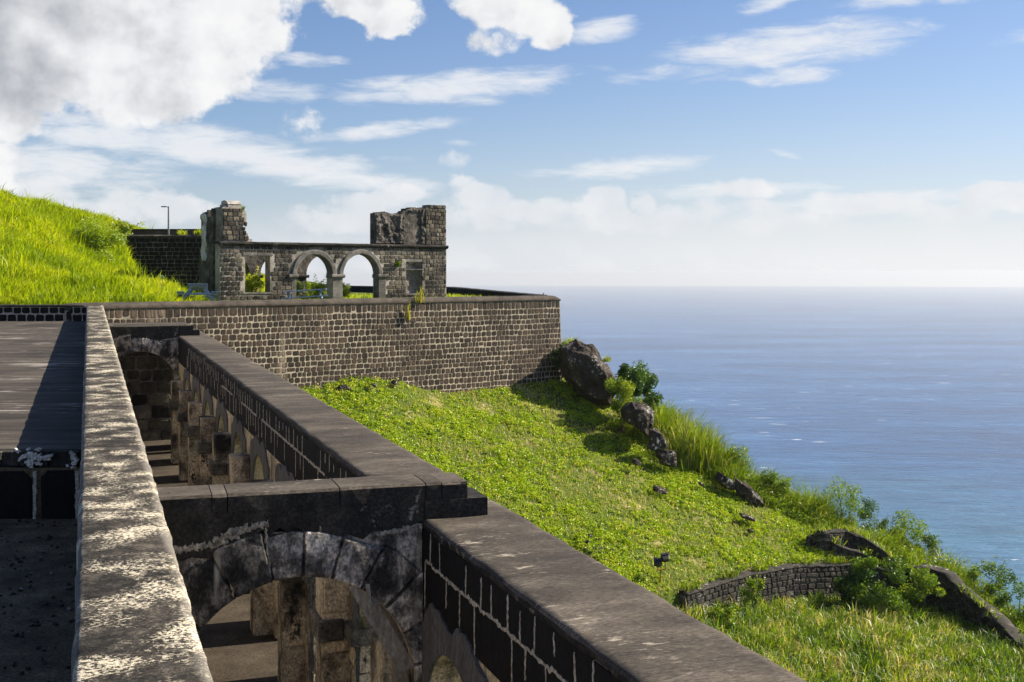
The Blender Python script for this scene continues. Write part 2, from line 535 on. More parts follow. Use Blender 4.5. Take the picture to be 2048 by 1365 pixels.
WROT = math.atan(0.353)         # heading of the long walls
M = {}
M['parapet'] = rough('weathered_parapet', [(0.32, (0.014, 0.012, 0.009)), (0.50, (0.050, 0.042, 0.033)), (0.68, (0.125, 0.106, 0.083))], 8.0, (0.9, 1.1, 1), -WROT, 1.0, 0.014, 45.0,
    speck=((0.68, 0.60, 0.45), 46.0, 0.53, 0.58, 2.4, 0.42, 0.62), big=0.75, bigscale=1.6, edge=(0.21, 0.19, 0.16), grain=0.7)
M['wall_top'] = rough('weathered_wall_top', [(0.30, (0.0371, 0.0305, 0.0248)), (0.52, (0.0825, 0.0676, 0.0528)), (0.75, (0.1568, 0.1320, 0.1031))], 1.6, (0.6, 1.9, 1), -WROT, 0.6, 0.008, 40.0,
    speck=((0.34, 0.29, 0.23), 9.0, 0.62, 0.72, 0.9, 0.48, 0.66), big=0.5, bigscale=0.7, tone_mix=((0.75, 0.75, 0.75), (1.25, 1.25, 1.25)), spots=((0.6, 0.55, 0.48), 3.2, 0.055))
M['deck'] = rough('roof_deck', [(0.30, (0.0256, 0.0216, 0.0184)), (0.52, (0.0680, 0.0560, 0.0448)), (0.75, (0.1360, 0.1160, 0.0960))], 1.1, (0.25, 2.6, 1), 0.0, 0.5, 0.01, 18.0,
    speck=((0.40, 0.37, 0.33), 4.2, 0.58, 0.70, 0.7, 0.46, 0.62), big=0.5, bigscale=0.45)
M['soil'] = rough('dark_soil', [(0.3, (0.0480, 0.0330, 0.0180)), (0.55, (0.1425, 0.1020, 0.0570)), (0.8, (0.2700, 0.1950, 0.1125))], 2.2, bump=1.0, bdist=0.04, bscale=14.0,
    speck=((0.16, 0.15, 0.14), 40.0, 0.68, 0.74, 1.0, 0.4, 0.6))
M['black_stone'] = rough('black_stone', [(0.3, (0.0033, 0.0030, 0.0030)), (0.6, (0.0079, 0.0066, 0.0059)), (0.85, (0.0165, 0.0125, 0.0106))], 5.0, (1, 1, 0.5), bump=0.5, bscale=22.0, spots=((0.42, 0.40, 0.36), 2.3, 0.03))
M['lime_mortar'] = rough('lime_mortar', [(0.3, (0.30, 0.26, 0.20)), (0.7, (0.55, 0.49, 0.40))], 9.0, bump=0.6, bscale=40.0)
M['dull_mortar'] = rough('dull_mortar', [(0.3, (0.16, 0.14, 0.11)), (0.7, (0.36, 0.32, 0.26))], 9.0, bump=0.7, bscale=30.0)
M['pale_mortar'] = rough('pale_mortar', [(0.3, (0.2746, 0.2265, 0.1647)), (0.7, (0.4942, 0.4256, 0.3226))], 4.0, bump=0.5, bscale=30.0, big=0.65, bigscale=0.5)
M['brown_stone'] = rough('brown_stone', [(0.25, (0.0288, 0.0216, 0.0160)), (0.55, (0.0640, 0.0480, 0.0352)), (0.85, (0.1160, 0.0896, 0.0672))], 6.0, bump=0.7, bdist=0.025, bscale=18.0,
    tone_mix=((0.50, 0.48, 0.47), (1.5, 1.38, 1.25)), big=0.4, bigscale=0.35, streak=((0.20, 0.155, 0.11), 0.9, 0.60, 0.72))
M['coping'] = rough('brown_coping', [(0.3, (0.0467, 0.0382, 0.0306)), (0.6, (0.0935, 0.0765, 0.0595)), (0.85, (0.1615, 0.1360, 0.1105))], 2.5, bump=0.5, bscale=25.0, big=0.4, bigscale=0.6)
M['grey_stone'] = rough('grey_stone', [(0.25, (0.0493, 0.0448, 0.0376)), (0.55, (0.1254, 0.1120, 0.0896)), (0.85, (0.2330, 0.2106, 0.1747))], 5.0, bump=0.6, bdist=0.02, bscale=18.0,
    tone_mix=((0.18, 0.165, 0.155), (1.6, 1.5, 1.36)), big=0.95, bigscale=0.38)
M['grey_joint'] = rough('grey_joint', [(0.3, (0.1890, 0.1688, 0.1350)), (0.7, (0.4590, 0.4185, 0.3510))], 4.0, bump=0.5, bscale=25.0, big=0.8, bigscale=0.42)
M['dark_joint'] = rough('dark_joint', [(0.3, (0.07, 0.063, 0.055)), (0.7, (0.24, 0.22, 0.19))], 3.0, bump=0.5, bscale=25.0, big=0.8, bigscale=0.5)
M['ring'] = rough('arch_ring_stone', [(0.3, (0.0850, 0.0808, 0.0723)), (0.6, (0.1870, 0.1742, 0.1530)), (0.8, (0.3060, 0.2890, 0.2550))], 3.0, bump=0.5, bscale=22.0, big=0.5, bigscale=0.9)
M['plaster'] = rough('ruin_plaster', [(0.30, (0.030, 0.027, 0.023)), (0.47, (0.085, 0.074, 0.062)), (0.62, (0.17, 0.15, 0.128)), (0.82, (0.34, 0.31, 0.27))], 2.6, bump=1.0, bdist=0.06, bscale=9.0, big=0.6, bigscale=0.9)
M['niche_plaster'] = rough('niche_plaster', [(0.30, (0.07, 0.062, 0.053)), (0.5, (0.17, 0.15, 0.125)), (0.75, (0.36, 0.32, 0.27))], 2.6, bump=0.8, bdist=0.04, bscale=9.0)
M['white_plaster'] = rough('white_plaster', [(0.30, (0.12, 0.11, 0.09)), (0.45, (0.42, 0.39, 0.34)), (0.75, (0.72, 0.69, 0.63))], 2.0, bump=0.7, bscale=14.0)
M['warm_stone'] = rough('warm_stone', [(0.36, (0.035, 0.032, 0.029)), (0.45, (0.22, 0.185, 0.14)), (0.53, (0.62, 0.52, 0.37)), (0.8, (0.82, 0.71, 0.53))], 1.9, (1, 1, 0.75), bump=0.5, bdist=0.015, bscale=24.0,
    tone_mix=((0.72, 0.74, 0.78), (1.1, 1.05, 1.0)), speck=((0.03, 0.028, 0.026), 14.0, 0.55, 0.68, 1.6, 0.45, 0.6))
M['reveal'] = rough('pale_reveal', [(0.30, (0.035, 0.031, 0.026)), (0.40, (0.24, 0.20, 0.14)), (0.50, (0.58, 0.47, 0.31)), (0.8, (0.76, 0.63, 0.45))], 2.4, (1.3, 1.3, 0.5), bump=0.5, bdist=0.015, bscale=24.0, speck=((0.10, 0.10, 0.03), 6.0, 0.58, 0.68, 1.4, 0.46, 0.6))
M['stained_wall'] = rough('stained_wall', [(0.35, (0.0240, 0.0224, 0.0216)), (0.52, (0.0680, 0.0640, 0.0608)), (0.7, (0.1280, 0.1200, 0.1120))], 2.0, (1.6, 1.6, 0.3), bump=0.5, bscale=24.0, streak=((0.25, 0.21, 0.15), 1.4, 0.56, 0.66))
M['grey_render'] = rough('grey_render', [(0.3, (0.0688, 0.0666, 0.0666)), (0.6, (0.1320, 0.1285, 0.1285)), (0.8, (0.2066, 0.2007, 0.1951))], 3.0, (1.8, 1.8, 0.35), bump=0.4, bscale=30.0)
M['dark_concrete'] = rough('dark_concrete', [(0.32, (0.0108, 0.0096, 0.0084)), (0.52, (0.0300, 0.0270, 0.0228)), (0.72, (0.0720, 0.0630, 0.0510))], 2.8, bump=0.8, bdist=0.025, bscale=16.0,
    speck=((0.26, 0.23, 0.19), 7.0, 0.60, 0.70, 1.1, 0.5, 0.62), spots=((0.34, 0.31, 0.26), 3.0, 0.06), big=0.3, bigscale=2.0)
M['voussoir'] = rough('voussoir_stone', [(0.40, (0.0338, 0.0325, 0.0312)), (0.49, (0.1040, 0.0988, 0.0936)), (0.56, (0.3120, 0.2925, 0.2665)), (0.72, (0.6500, 0.5980, 0.5330))], 4.0, (1, 1, 0.7), bump=0.6, bdist=0.012, bscale=40.0,
    tone_mix=((0.22, 0.22, 0.22), (1.8, 1.7, 1.58)), grain=0.7, streak=((0.36, 0.33, 0.29), 3.0, 0.60, 0.70))
M['rock'] = rough('dark_rock', [(0.3, (0.020, 0.016, 0.013)), (0.55, (0.055, 0.043, 0.034)), (0.8, (0.12, 0.095, 0.075))], 1.6, bump=1.0, bdist=0.08, bscale=6.0,
    speck=((0.42, 0.41, 0.38), 7.0, 0.58, 0.66, 0.9, 0.45, 0.58))
M['ridge_stone'] = rough('ridge_stone', [(0.3, (0.0158, 0.0144, 0.0129)), (0.6, (0.0539, 0.0488, 0.0416)), (0.8, (0.1221, 0.1149, 0.1006))], 3.0, bump=0.8, bdist=0.03, bscale=14.0,
    tone_mix=((0.6, 0.6, 0.6), (1.3, 1.25, 1.2)), speck=((0.36, 0.34, 0.30), 5.0, 0.60, 0.68, 0.8, 0.5, 0.6))
M['floor'] = rough('brown_floor', [(0.3, (0.0294, 0.0218, 0.0147)), (0.6, (0.0630, 0.0483, 0.0328)), (0.8, (0.1008, 0.0798, 0.0546))], 2.2, bump=0.6, bscale=16.0, big=0.4)
M['impost_stone'] = rough('impost_stone', [(0.34, (0.035, 0.032, 0.028)), (0.50, (0.13, 0.12, 0.10)), (0.70, (0.34, 0.30, 0.24))], 2.6, bump=0.7, bdist=0.02, bscale=20.0)
M['wood'] = rough('grey_timber', [(0.3, (0.16, 0.135, 0.11)), (0.6, (0.34, 0.30, 0.25)), (0.8, (0.52, 0.47, 0.41))], 5.0, (1, 1, 0.35), bump=0.3, bscale=30.0, grain=0.4)
M['ochre_wood'] = plain('ochre_timber', (0.42, 0.24, 0.05), 0.7)
M['blue_paint'] = rough('worn_blue_paint', [(0.35, (0.13, 0.17, 0.25)), (0.55, (0.20, 0.26, 0.37)), (0.75, (0.36, 0.42, 0.50))], 5.0, bump=0.25, bscale=30.0, r=0.6)
M['steel'] = plain('grey_steel', (0.18, 0.19, 0.20), 0.5, 0.4)
M['black_metal'] = plain('black_metal', (0.02, 0.02, 0.022), 0.45)
M['white_glaze'] = plain('white_enamel', (0.75, 0.75, 0.74), 0.3, vary=0.08)
M['lens'] = plain('lamp_lens', (0.16, 0.18, 0.20), 0.12)
M['white_metal'] = plain('white_metal', (0.70, 0.71, 0.72), 0.4, vary=0.06)
M['bark'] = rough('bark', [(0.3, (0.06, 0.045, 0.03)), (0.7, (0.17, 0.13, 0.09))], 8.0, bump=0.6, bscale=40.0)
G_LIT = [(0.0, (0.07, 0.125, 0.003)), (0.4, (0.26, 0.37, 0.004)), (0.75, (0.44, 0.53, 0.006)), (0.92, (0.56, 0.58, 0.02)), (1.0, (0.58, 0.50, 0.14))]
M['hill_blade'] = leafy('hill_grass_blade', G_LIT, 0.5)
M['cover_leaf'] = leafy('ground_cover_leaf', [(0.0, (0.06, 0.12, 0.004)), (0.45, (0.26, 0.40, 0.006)), (0.8, (0.45, 0.57, 0.010)), (0.95, (0.58, 0.58, 0.03)), (1.0, (0.60, 0.50, 0.22))], 0.35)
M['tall_blade'] = leafy('tall_grass_blade', [(0.0, (0.030, 0.080, 0.005)), (0.45, (0.14, 0.24, 0.008)), (0.78, (0.28, 0.37, 0.014)), (0.9, (0.44, 0.42, 0.08)), (1.0, (0.56, 0.47, 0.25))], 0.45)
M['shrub_leaf'] = leafy('shrub_leaf', [(0.0, (0.030, 0.075, 0.006)), (0.5, (0.115, 0.21, 0.008)), (0.85, (0.25, 0.36, 0.012)), (1.0, (0.40, 0.44, 0.03))], 0.4)
M['dark_leaf'] = leafy('dark_shrub_leaf', [(0.0, (0.012, 0.040, 0.006)), (0.6, (0.045, 0.11, 0.010)), (1.0, (0.13, 0.22, 0.015))], 0.35)
M['dry_leaf'] = leafy('dry_plant_leaf', [(0.0, (0.20, 0.20, 0.02)), (0.5, (0.42, 0.40, 0.05)), (1.0, (0.52, 0.46, 0.16))], 0.4)

def ground_mat():
    m = bpy.data.materials.new('grassy_ground')
    m.use_nodes = True
    T = NT(m.node_tree)
    out = T.n('ShaderNodeOutputMaterial')
    bs = T.n('ShaderNodeBsdfPrincipled')
    T.t.links.new(bs.outputs[0], out.inputs[0])
    co = T.n('ShaderNodeTexCoord').outputs['Object']
    n = T.noise(co, 0.7, 7.0, 0.65)
    n2 = T.noise(co, 7.0, 6.0, 0.7)
    a = T.ramp(n2, [(0.3, (0.035, 0.055, 0.008)), (0.5, (0.075, 0.11, 0.014)), (0.72, (0.15, 0.17, 0.04))])
    b = T.ramp(n2, [(0.3, (0.13, 0.115, 0.04)), (0.5, (0.30, 0.26, 0.11)), (0.72, (0.46, 0.40, 0.22))])
    T.put(bs.inputs['Base Color'], T.mix(T.step(n, 0.52, 0.68), a, b))
    bs.inputs['Roughness'].default_value = 1.0
    bs.inputs['Specular IOR Level'].default_value = 0.1
    T.put(bs.inputs['Normal'], T.bump(n2, 0.9, 0.08))
    return m
M['ground'] = ground_mat()

def sea_mat():
    m = bpy.data.materials.new('sea_water')
    m.use_nodes = True
    T = NT(m.node_tree)
    out = T.n('ShaderNodeOutputMaterial')
    bs = T.n('ShaderNodeBsdfPrincipled')
    T.t.links.new(bs.outputs[0], out.inputs[0])
    co = T.n('ShaderNodeTexCoord').outputs['Object']
    sx = T.n('ShaderNodeSeparateXYZ'); T.put(sx.inputs[0], co)
    dist = T.vm('LENGTH', co, out=1)
    wv = T.mapping(co, rot=(0, 0, math.radians(12)), scale=(0.35, 1.0, 1.0))
    big = T.noise(wv, 0.0035, 5.0, 0.6)
    mid = T.noise(wv, 0.030, 8.0, 0.74)
    shal = T.step(T.m('ADD', dist, T.m('MULTIPLY', T.m('SUBTRACT', big, 0.5), 700.0)), 800.0, 1750.0, 1.0, 0.0)
    deep = T.ramp(T.m('ADD', T.m('MULTIPLY', big, 0.5), T.m('MULTIPLY', mid, 0.5)), [(0.38, (0.006, 0.042, 0.13)), (0.5, (0.014, 0.085, 0.23)), (0.62, (0.055, 0.16, 0.35))])
    tur = T.ramp(mid, [(0.36, (0.020, 0.105, 0.16)), (0.6, (0.05, 0.18, 0.24))])
    c = T.mix(T.m('MULTIPLY', shal, 0.8), deep, tur)
    cap = T.noise(T.mapping(co, rot=(0, 0, math.radians(10)), scale=(0.28, 1.0, 1.0)), 0.05, 5.0, 0.62)
    c = T.mix(T.m('MULTIPLY', T.step(cap, 0.655, 0.685), T.step(big, 0.42, 0.56)), c, (0.75, 0.78, 0.80))
    T.put(bs.inputs['Base Color'], c)
    bs.inputs['Roughness'].default_value = 0.32
    bs.inputs['IOR'].default_value = 1.33
    h = T.m('ADD', T.m('MULTIPLY', T.noise(wv, 0.02, 7.0, 0.72), 9.0), T.m('MULTIPLY', T.noise(wv, 0.10, 5.0, 0.7), 2.6))
    T.put(bs.inputs['Normal'], T.bump(h, 1.0, 1.0))
    return m
M['sea'] = sea_mat()

# ------------------------------------------------------------------ terrain functions
CUR = Fr((-15.6, 46.0), (18, 14.7), 0.0, 0.055, -1.2)      # the tall curtain wall
def cur_Y(x):
    r = (x - 1024) / F
    u = (46.0 * r + 15.6) / (CUR.U[0] - CUR.U[1] * r)
    return 46.0 + CUR.U[1] * u
def plane_Y(x, y):
    r, zr = (x - 1024) / F, (EYE - y) / F
    return 25.635 / (0.345 - 0.311 * r - zr)

def tps(pts):
    P = np.array(pts, dtype=float)
    A = P[:, :2]
    d = np.linalg.norm(A[:, None] - A[None], axis=2)
    K = np.where(d > 0, d * d * np.log(d + 1e-9), 0) + np.eye(len(A)) * 0.4
    Q = np.c_[np.ones(len(A)), A]
    L = np.block([[K, Q], [Q.T, np.zeros((3, 3))]])
    w = np.linalg.solve(L, np.r_[P[:, 2], 0, 0, 0])
    def f(X, Y):
        X, Y = np.asarray(X, float), np.asarray(Y, float)
        o = w[-3] + w[-2] * X + w[-1] * Y
        for (a, b), c in zip(A, w):
            r = np.hypot(X - a, Y - b)
            o = o + c * r * r * np.log(r + 1e-9)
        return o
    return f

UP = [pix(x, y, cur_Y(x) - 0.35) for (x, y) in ((560, 786), (610, 784), (660, 778), (700, 764), (740, 762), (790, 764), (850, 780), (900, 788), (950, 782), (1000, 775), (1050, 769), (1085, 764), (1125, 762))]
UP += [pix(x, y, plane_Y(x, y)) for (x, y) in ((640, 805), (700, 840), (800, 900), (800, 840), (900, 850), (940, 980), (1000, 900), (1100, 850), (1100, 1000), (1200, 1000), (1200, 830), (1300, 930),
       (1300, 1130), (1400, 1000), (1500, 1010), (1500, 1130), (1600, 1060), (1700, 1105), (1380, 1185), (1600, 1122), (1800, 1135), (1200, 1120))]
f_up = tps(UP)
LOW = [pix(x, y, Y) for (x, y, Y) in ((1400, 1258, 43.5), (1500, 1236, 46.6), (1600, 1216, 48.9), (1700, 1210, 50.4), (1800, 1220, 50.6), (1900, 1246, 49.8), (2000, 1298, 47.4), (2048, 1326, 45.6),
       (1700, 1300, 44), (1650, 1365, 41), (1900, 1365, 41.5), (2048, 1365, 42.3))] + [(0, 30, -13.4), (12, 25, -13.9), (18, 20, -14.5), (-2, 12, -13), (4, 0, -13.5)]
f_low = tps(LOW)
RET = [(-14.0, 33.0), (2.0, 41.6)] + [pix(x, y, Y)[:2] for (x, y, Y) in ((1372, 1190, 45.0), (1440, 1168, 46.6), (1500, 1150, 47.9), (1590, 1134, 49.6), (1700, 1130, 51.2), (1790, 1142, 51.6), (1850, 1160, 51.8))]
RIDGE = [(22, -30), (21.5, 20), (21, 36)] + [pix(x, y, Y)[:2] for (x, y, Y) in ((2048, 1290, 46.2), (1985, 1235, 48.2), (1900, 1180, 50.4), (1830, 1145, 52.3))] + \
        [pix(x, y, plane_Y(x, y))[:2] for (x, y) in ((1750, 1105), (1640, 1062), (1560, 1020), (1490, 985), (1420, 950), (1350, 915), (1290, 870), (1235, 815))] + \
        [(3.9, 60.8), (3.2, 62.0), (-3.6, 78.5), (-11.5, 89.5), (-40, 104), (-120, 120)]

def sdist(X, Y, poly):
    """signed distance to an open polyline; positive on the right of its direction"""
    X, Y = np.asarray(X, float), np.asarray(Y, float)
    best = np.full(X.shape, 1e9); sg = np.ones(X.shape); par = np.zeros(X.shape)
    for i in range(len(poly) - 1):
        (ax, ay), (bx, by) = poly[i], poly[i + 1]
        dx, dy = bx - ax, by - ay
        t = np.clip(((X - ax) * dx + (Y - ay) * dy) / (dx * dx + dy * dy), 0, 1)
        d = np.hypot(X - ax - t * dx, Y - ay - t * dy)
        s = np.sign(dy * (X - ax) - dx * (Y - ay)); s = np.where(s == 0, 1, s)
        k = d < best - 1e-9
        best = np.where(k, d, best); sg = np.where(k, s, sg); par = np.where(k, i + t, par)
    return best * sg, par

def inner_z(X, Y):
    up = f_up(X, Y)
    cd = (X - CUR.o[0]) * CUR.N[0] + (Y - CUR.o[1]) * CUR.N[1]
    up = np.where(cd < -0.1, np.minimum(up, -5.0 + cd * 0.3), up)
    up = np.clip(up, -16.0, -4.3)
    lo = np.clip(f_low(X, Y), -16.5, -12.6)
    sr, pr = sdist(X, Y, RET)
    z = np.where(sr > -0.22, lo, np.maximum(up, lo))
    q = np.clip((sr + 4.0) / 8.0, 0, 1)      # beyond the wall's near end the bank just eases down
    z = np.where((pr < 1.6) & (np.abs(sr) < 4.0), np.maximum(up, lo) * (1 - q) + lo * q, z)
    return z
RZ = inner_z(np.array([p[0] for p in RIDGE]), np.array([p[1] for p in RIDGE]))
for i, p in enumerate(RIDGE):
    if p[1] > 61.5: RZ[i] = -5.5
def ground_z(X, Y):
    X, Y = np.asarray(X, float), np.asarray(Y, float)
    z = inner_z(X, Y)
    s, par = sdist(X, Y, RIDGE)
    zr = np.interp(par, np.arange(len(RIDGE)), RZ)
    sp = np.maximum(s, 0)
    out = zr - (246.0 + zr) * (1 - np.exp(-sp * sp / (sp + 2.5) / 215.0))
    z = np.where(s > 0, out, z)
    amp = 0.10 + np.clip(s, 0, 60) * 0.05
    return z + (fbm(X, Y, 0.7, 4) - 0.5) * amp * 2

def grid_mesh(name, xs, ys, fz, mat):
    X, Y = np.meshgrid(xs, ys)
    Z = fz(X, Y)
    V = np.stack([X.ravel(), Y.ravel(), Z.ravel()], 1)
    nx, ny = len(xs), len(ys)
    i = (np.arange(ny - 1)[:, None] * nx + np.arange(nx - 1)[None]).ravel()
    Fq = np.stack([i, i + 1, i + 1 + nx, i + nx], 1)
    return mesh(name, V, Fq, mat, smooth=True)

xs = np.r_[np.linspace(-130, -18, 20)[:-1], np.linspace(-18, 26, 190), 26 + np.geomspace(0.4, 1500, 60)]
ys = np.r_[np.linspace(-40, 30, 36)[:-1], np.linspace(30, 66, 160), 66 + np.geomspace(0.4, 1700, 60)]
def hill_all(X, Y):
    z = ground_z(X, Y)
    return np.where((X < -5 - 0.366 * np.minimum(Y, 46)) & (Y < 45), -14.0, z)
hillside = setting(grid_mesh('hillside', xs, ys, hill_all, M['ground']))

# sea: one disc to the horizon
def sea():
    n, rings = 128, [0.0] + list(np.geomspace(300, 21000, 40))
    vs, fs = [(0, 0, -240.0)], []
    for r in rings[1:]:
        for k in range(n):
            a = 2 * math.pi * k / n
            vs.append((r * math.sin(a), r * math.cos(a), -240.0))
    for k in range(n):
        fs.append((0, 1 + (k + 1) % n, 1 + k))
    for i in range(len(rings) - 2):
        for k in range(n):
            a, b = 1 + i * n + k, 1 + i * n + (k + 1) % n
            fs.append((a, b, b + n, a + n))
    return mesh('sea', np.array(vs), fs, M['sea'])
setting(sea())

# ------------------------------------------------------------------ the long walls of the flat-roofed range
PAR = Fr((-0.07, 0.0), (-0.353, 1.0))       # left edge of the parapet; d>0 is to the right
def par_pt(u_y, z, off):                     # by depth Y, offset to the right
    return (-0.07 - 0.353 * u_y + off, u_y, z + 0.01375 * u_y)
def sweep(B, prof, stations, place, jit=0.0, seed=1, tone=0.5, tones=None):
    """prof: closed list of (off, z); place(station, z, off)"""
    vs, n = [], len(prof)
    for s in stations:
        for k, (o, z) in enumerate(prof):
            ja = (mnoise.noise(Vector((s * 2.3, k * 3.1, seed))) + 0.6 * mnoise.noise(Vector((s * 7.0, k * 5.1, seed + 9)))) * jit
            jb = (mnoise.noise(Vector((s * 2.9, k * 4.7, seed + 31)))) * jit * 0.6
            vs.append(place(s, z + jb, o + ja))
    fs = []
    for i in range(len(stations) - 1):
        for k in range(n):
            k2 = (k + 1) % n
            fs.append((i * n + k, i * n + k2, (i + 1) * n + k2, (i + 1) * n + k))
    fs.append(tuple(range(n))[::-1]); fs.append(tuple((len(stations) - 1) * n + k for k in range(n)))
    B.add(vs, fs, tone)
    if tones:
        B.t[-len(vs):] = list(tones) * len(stations)

B = MB()
W = 0.63
prof = [(0.0, -6.0), (0.0, -2.6), (0.0, -1.93), (0.012, -1.885), (0.04, -1.87), (0.10, -1.868), (W - 0.14, -1.868), (W - 0.04, -1.872), (W - 0.01, -1.89), (W, -1.94), (W, -2.6), (W, -6.0)]
sweep(B, prof, list(np.arange(1.2, 45.3, 0.12)), par_pt, 0.018, 3, tones=[1, 1, 1, 1, 0.55, 0, 0, 0.9, 1, 1, 1, 1])
tag(B.build('parapet_wall', M['parapet'], smooth=True), 'long low parapet wall running away, its dark top flecked with cream lichen', 'parapet wall')

def poly_sheet(name, pts, mat):
    return mesh(name, np.array(pts), [tuple(range(len(pts)))], mat)
def deck_z(Y, h): return -h + 0.01375 * Y
B = MB()
for (y0, y1) in ((15.22, 20.0), (20.03, 27.6), (27.63, 45.0)):
    B.hexa([(-60, y0, deck_z(y0, 3.0)), (-0.07 - 0.353 * y0, y0, deck_z(y0, 3.0)), (-0.07 - 0.353 * y1, y1, deck_z(y1, 3.0)), (-60, y1, deck_z(y1, 3.0)),
            (-60, y0, deck_z(y0, 2.45)), (-0.07 - 0.353 * y0, y0, deck_z(y0, 2.45)), (-0.07 - 0.353 * y1, y1, deck_z(y1, 2.45)), (-60, y1, deck_z(y1, 2.45))])
setting(B.build('roof_deck', M['deck']))
B = MB()
B.add([(-60, 1, deck_z(1, 3.27)), (-0.07 - 0.353, 1, deck_z(1, 3.27)), (-0.07 - 0.353 * 15.1, 15.1, deck_z(15.1, 3.27)), (-60, 15.1, deck_z(15.1, 3.27))], [(0, 1, 2, 3)])
setting(B.build('lower_deck', M['soil']))

# step between the two decks: broken lip over big black blocks
st = thing('step_wall', 'broken black block step at the near edge of the roof deck', 'wall', (-6.5, 15.2, -2.7))
B = MB()
zt = deck_z(15.2, 2.45)
for i in range(60):
    x0 = -5.44 - 0.12 * (i + 1)
    x1 = x0 + 0.12
    zz = zt - 0.015 * random.random(); yf = 15.0 + random.uniform(-0.03, 0.05)
    B.hexa([(x0, yf, zt - 0.18 + random.uniform(-.02, .02)), (x1, yf + random.uniform(-.02, .02), zt - 0.18), (x1, 15.22, zt - 0.18), (x0, 15.22, zt - 0.18),
            (x0, yf + random.uniform(0, .06), zz), (x1, yf + random.uniform(0, .06), zz), (x1, 15.22, zt - .003), (x0, 15.22, zt - .003)])
B.build('lip', M['dark_concrete'], st, bevel=0.012)
B = MB()
fr = Fr((-14, 14.94), (1, 0))
seg_wall(B, fr, [(0, 8.64, zt - 1.0, zt - 1.0, zt - 0.20, zt - 0.20)], -0.3, 0.0)
B.build('mortar', M['soil'], st)
B = MB()
rnd = random.Random(5)
u = 8.62
for w in (0.52, 1.02, 0.8, 0.9, 0.7, 0.9):
    one_stone(B, fr, u - w + 0.03, u, zt - 1.0, zt - 0.21, 0.03, rnd, 0.0, 0.012)
    u -= w + 0.05
B.build('blocks', M['black_stone'], st)
B = MB()
for (jx, jw) in ((-5.93, 0.045), (-5.40, 0.05)):
    for q in range(14):
        z0 = zt - 0.98 + q * 0.055
        B.box((jx + random.uniform(-.006, .006), 14.93, z0), (jw * random.uniform(.7, 1.1), 0.05, 0.06))
B.build('joint_ribbons', M['lime_mortar'], st)
B = MB()
for k in range(46):
    a = (-5.98 + random.gauss(0, 0.12), 15.0 + random.uniform(-.015, .01), zt - 0.07 + random.gauss(0, 0.045))
    B.box(a, (random.uniform(.02, .09), 0.05, random.uniform(.012, .04)), Matrix.Rotation(random.uniform(-.7, .7), 3, 'Y'))
for k in range(30):
    B.box((-5.47 + random.gauss(0, 0.022), 14.98 + random.uniform(-.01, .01), zt - 0.01 - k * 0.018), (random.uniform(.03, .07), 0.05, random.uniform(.015, .04)), Matrix.Rotation(random.uniform(-.6, .6), 3, 'Y'))
B.build('whitewash', M['white_plaster'], st)

def deck_litter():
    r = random.Random(4)
    B = MB()
    for k in range(420):
        y = r.uniform(6.5, 14.8)
        x = -0.07 - 0.353 * y - abs(r.gauss(0, 1.2)) - 0.05
        q = r.uniform(0.008, 0.03)
        B.box((x, y, deck_z(y, 3.27) + q * .3), (q * r.uniform(.8, 1.8), q * r.uniform(.8, 1.5), q), Matrix.Rotation(r.uniform(0, 3), 3, 'Z') @ Matrix.Rotation(r.uniform(-.5, .5), 3, 'X'), r.random())
    tag(B.build('deck_gravel', M['ridge_stone']), 'loose gravel strewn over the dark lower deck beside the parapet', 'gravel', kind='stuff')
deck_litter()

# low block wall closing the deck at its far end
st = thing('block_wall', 'low black block wall with white joints across the end of the roof deck', 'wall', (-20, 45.2, -1.8))
fr = Fr((-50, 45.15), (1, 0))
B = MB()
seg_wall(B, fr, [(0, 34.05, -1.9, -1.9, -1.27, -1.27)], -0.5, 0.0)
B.build('mortar', M['lime_mortar'], st)
B = MB()
stones(B, fr, 22, 34.03, -1.87, -1.30, 0.29, (0.26, 0.40), 0.035, 0.03, 4, jit=0.01)
B.build('blocks', M['black_stone'], st)
B = MB()
sweep(B, [(-0.06, -1.30), (-0.06, -1.25), (0.0, -1.225), (0.5, -1.225), (0.55, -1.30)], list(np.arange(-50, -15.9, 0.3)), lambda s, z, o: (s, 45.15 + o, z), 0.01, 8)
B.build('coping', M['dark_concrete'], st, smooth=True)

# ------------------------------------------------------------------ outer arcade wall (right of the sunken passage)
OUT = Fr((2.952, 0.0), (-0.366, 1.0), 0.0121)
OUT.N = (-OUT.N[0], -OUT.N[1])            # d>0 points into the passage (left)
CY = 1.0 / 0.9391                          # u per metre of depth
TH = 0.806
ow = thing('arcade_wall', 'broad topped outer wall with black inner face and arched openings', 'wall', (0, 10, -5))
PITCH = 2.4 * CY
centers = [9.3 * CY + PITCH * k for k in range(-3, 12)]
ZS, RR, TOPZ, BOT = -3.86, 0.74, -2.2, -6.2       # springing, radius, top (at u=0, slope adds)
B = MB()
segs, prev = [], 1.2
for c in centers:
    segs.append((prev, c - RR, BOT, BOT, TOPZ - 0.07, TOPZ - 0.07))
    segs += arch_segs(c, RR, ZS, TOPZ - 0.07, 16)
    prev = c + RR
segs.append((prev, 38.6, BOT, BOT, TOPZ - 0.07, TOPZ - 0.07))
seg_wall(B, OUT, segs, -TH, 0.0)
B.build('wall_core', M['reveal'], ow)
B = MB()   # foot of the wall going down the slope outside
seg_wall(B, OUT, [(1.2, 38.6, -16, -16, BOT - 0.002, BOT - 0.002)], -TH, -0.02)
B.build('wall_foot', M['stained_wall'], ow)
B = MB()
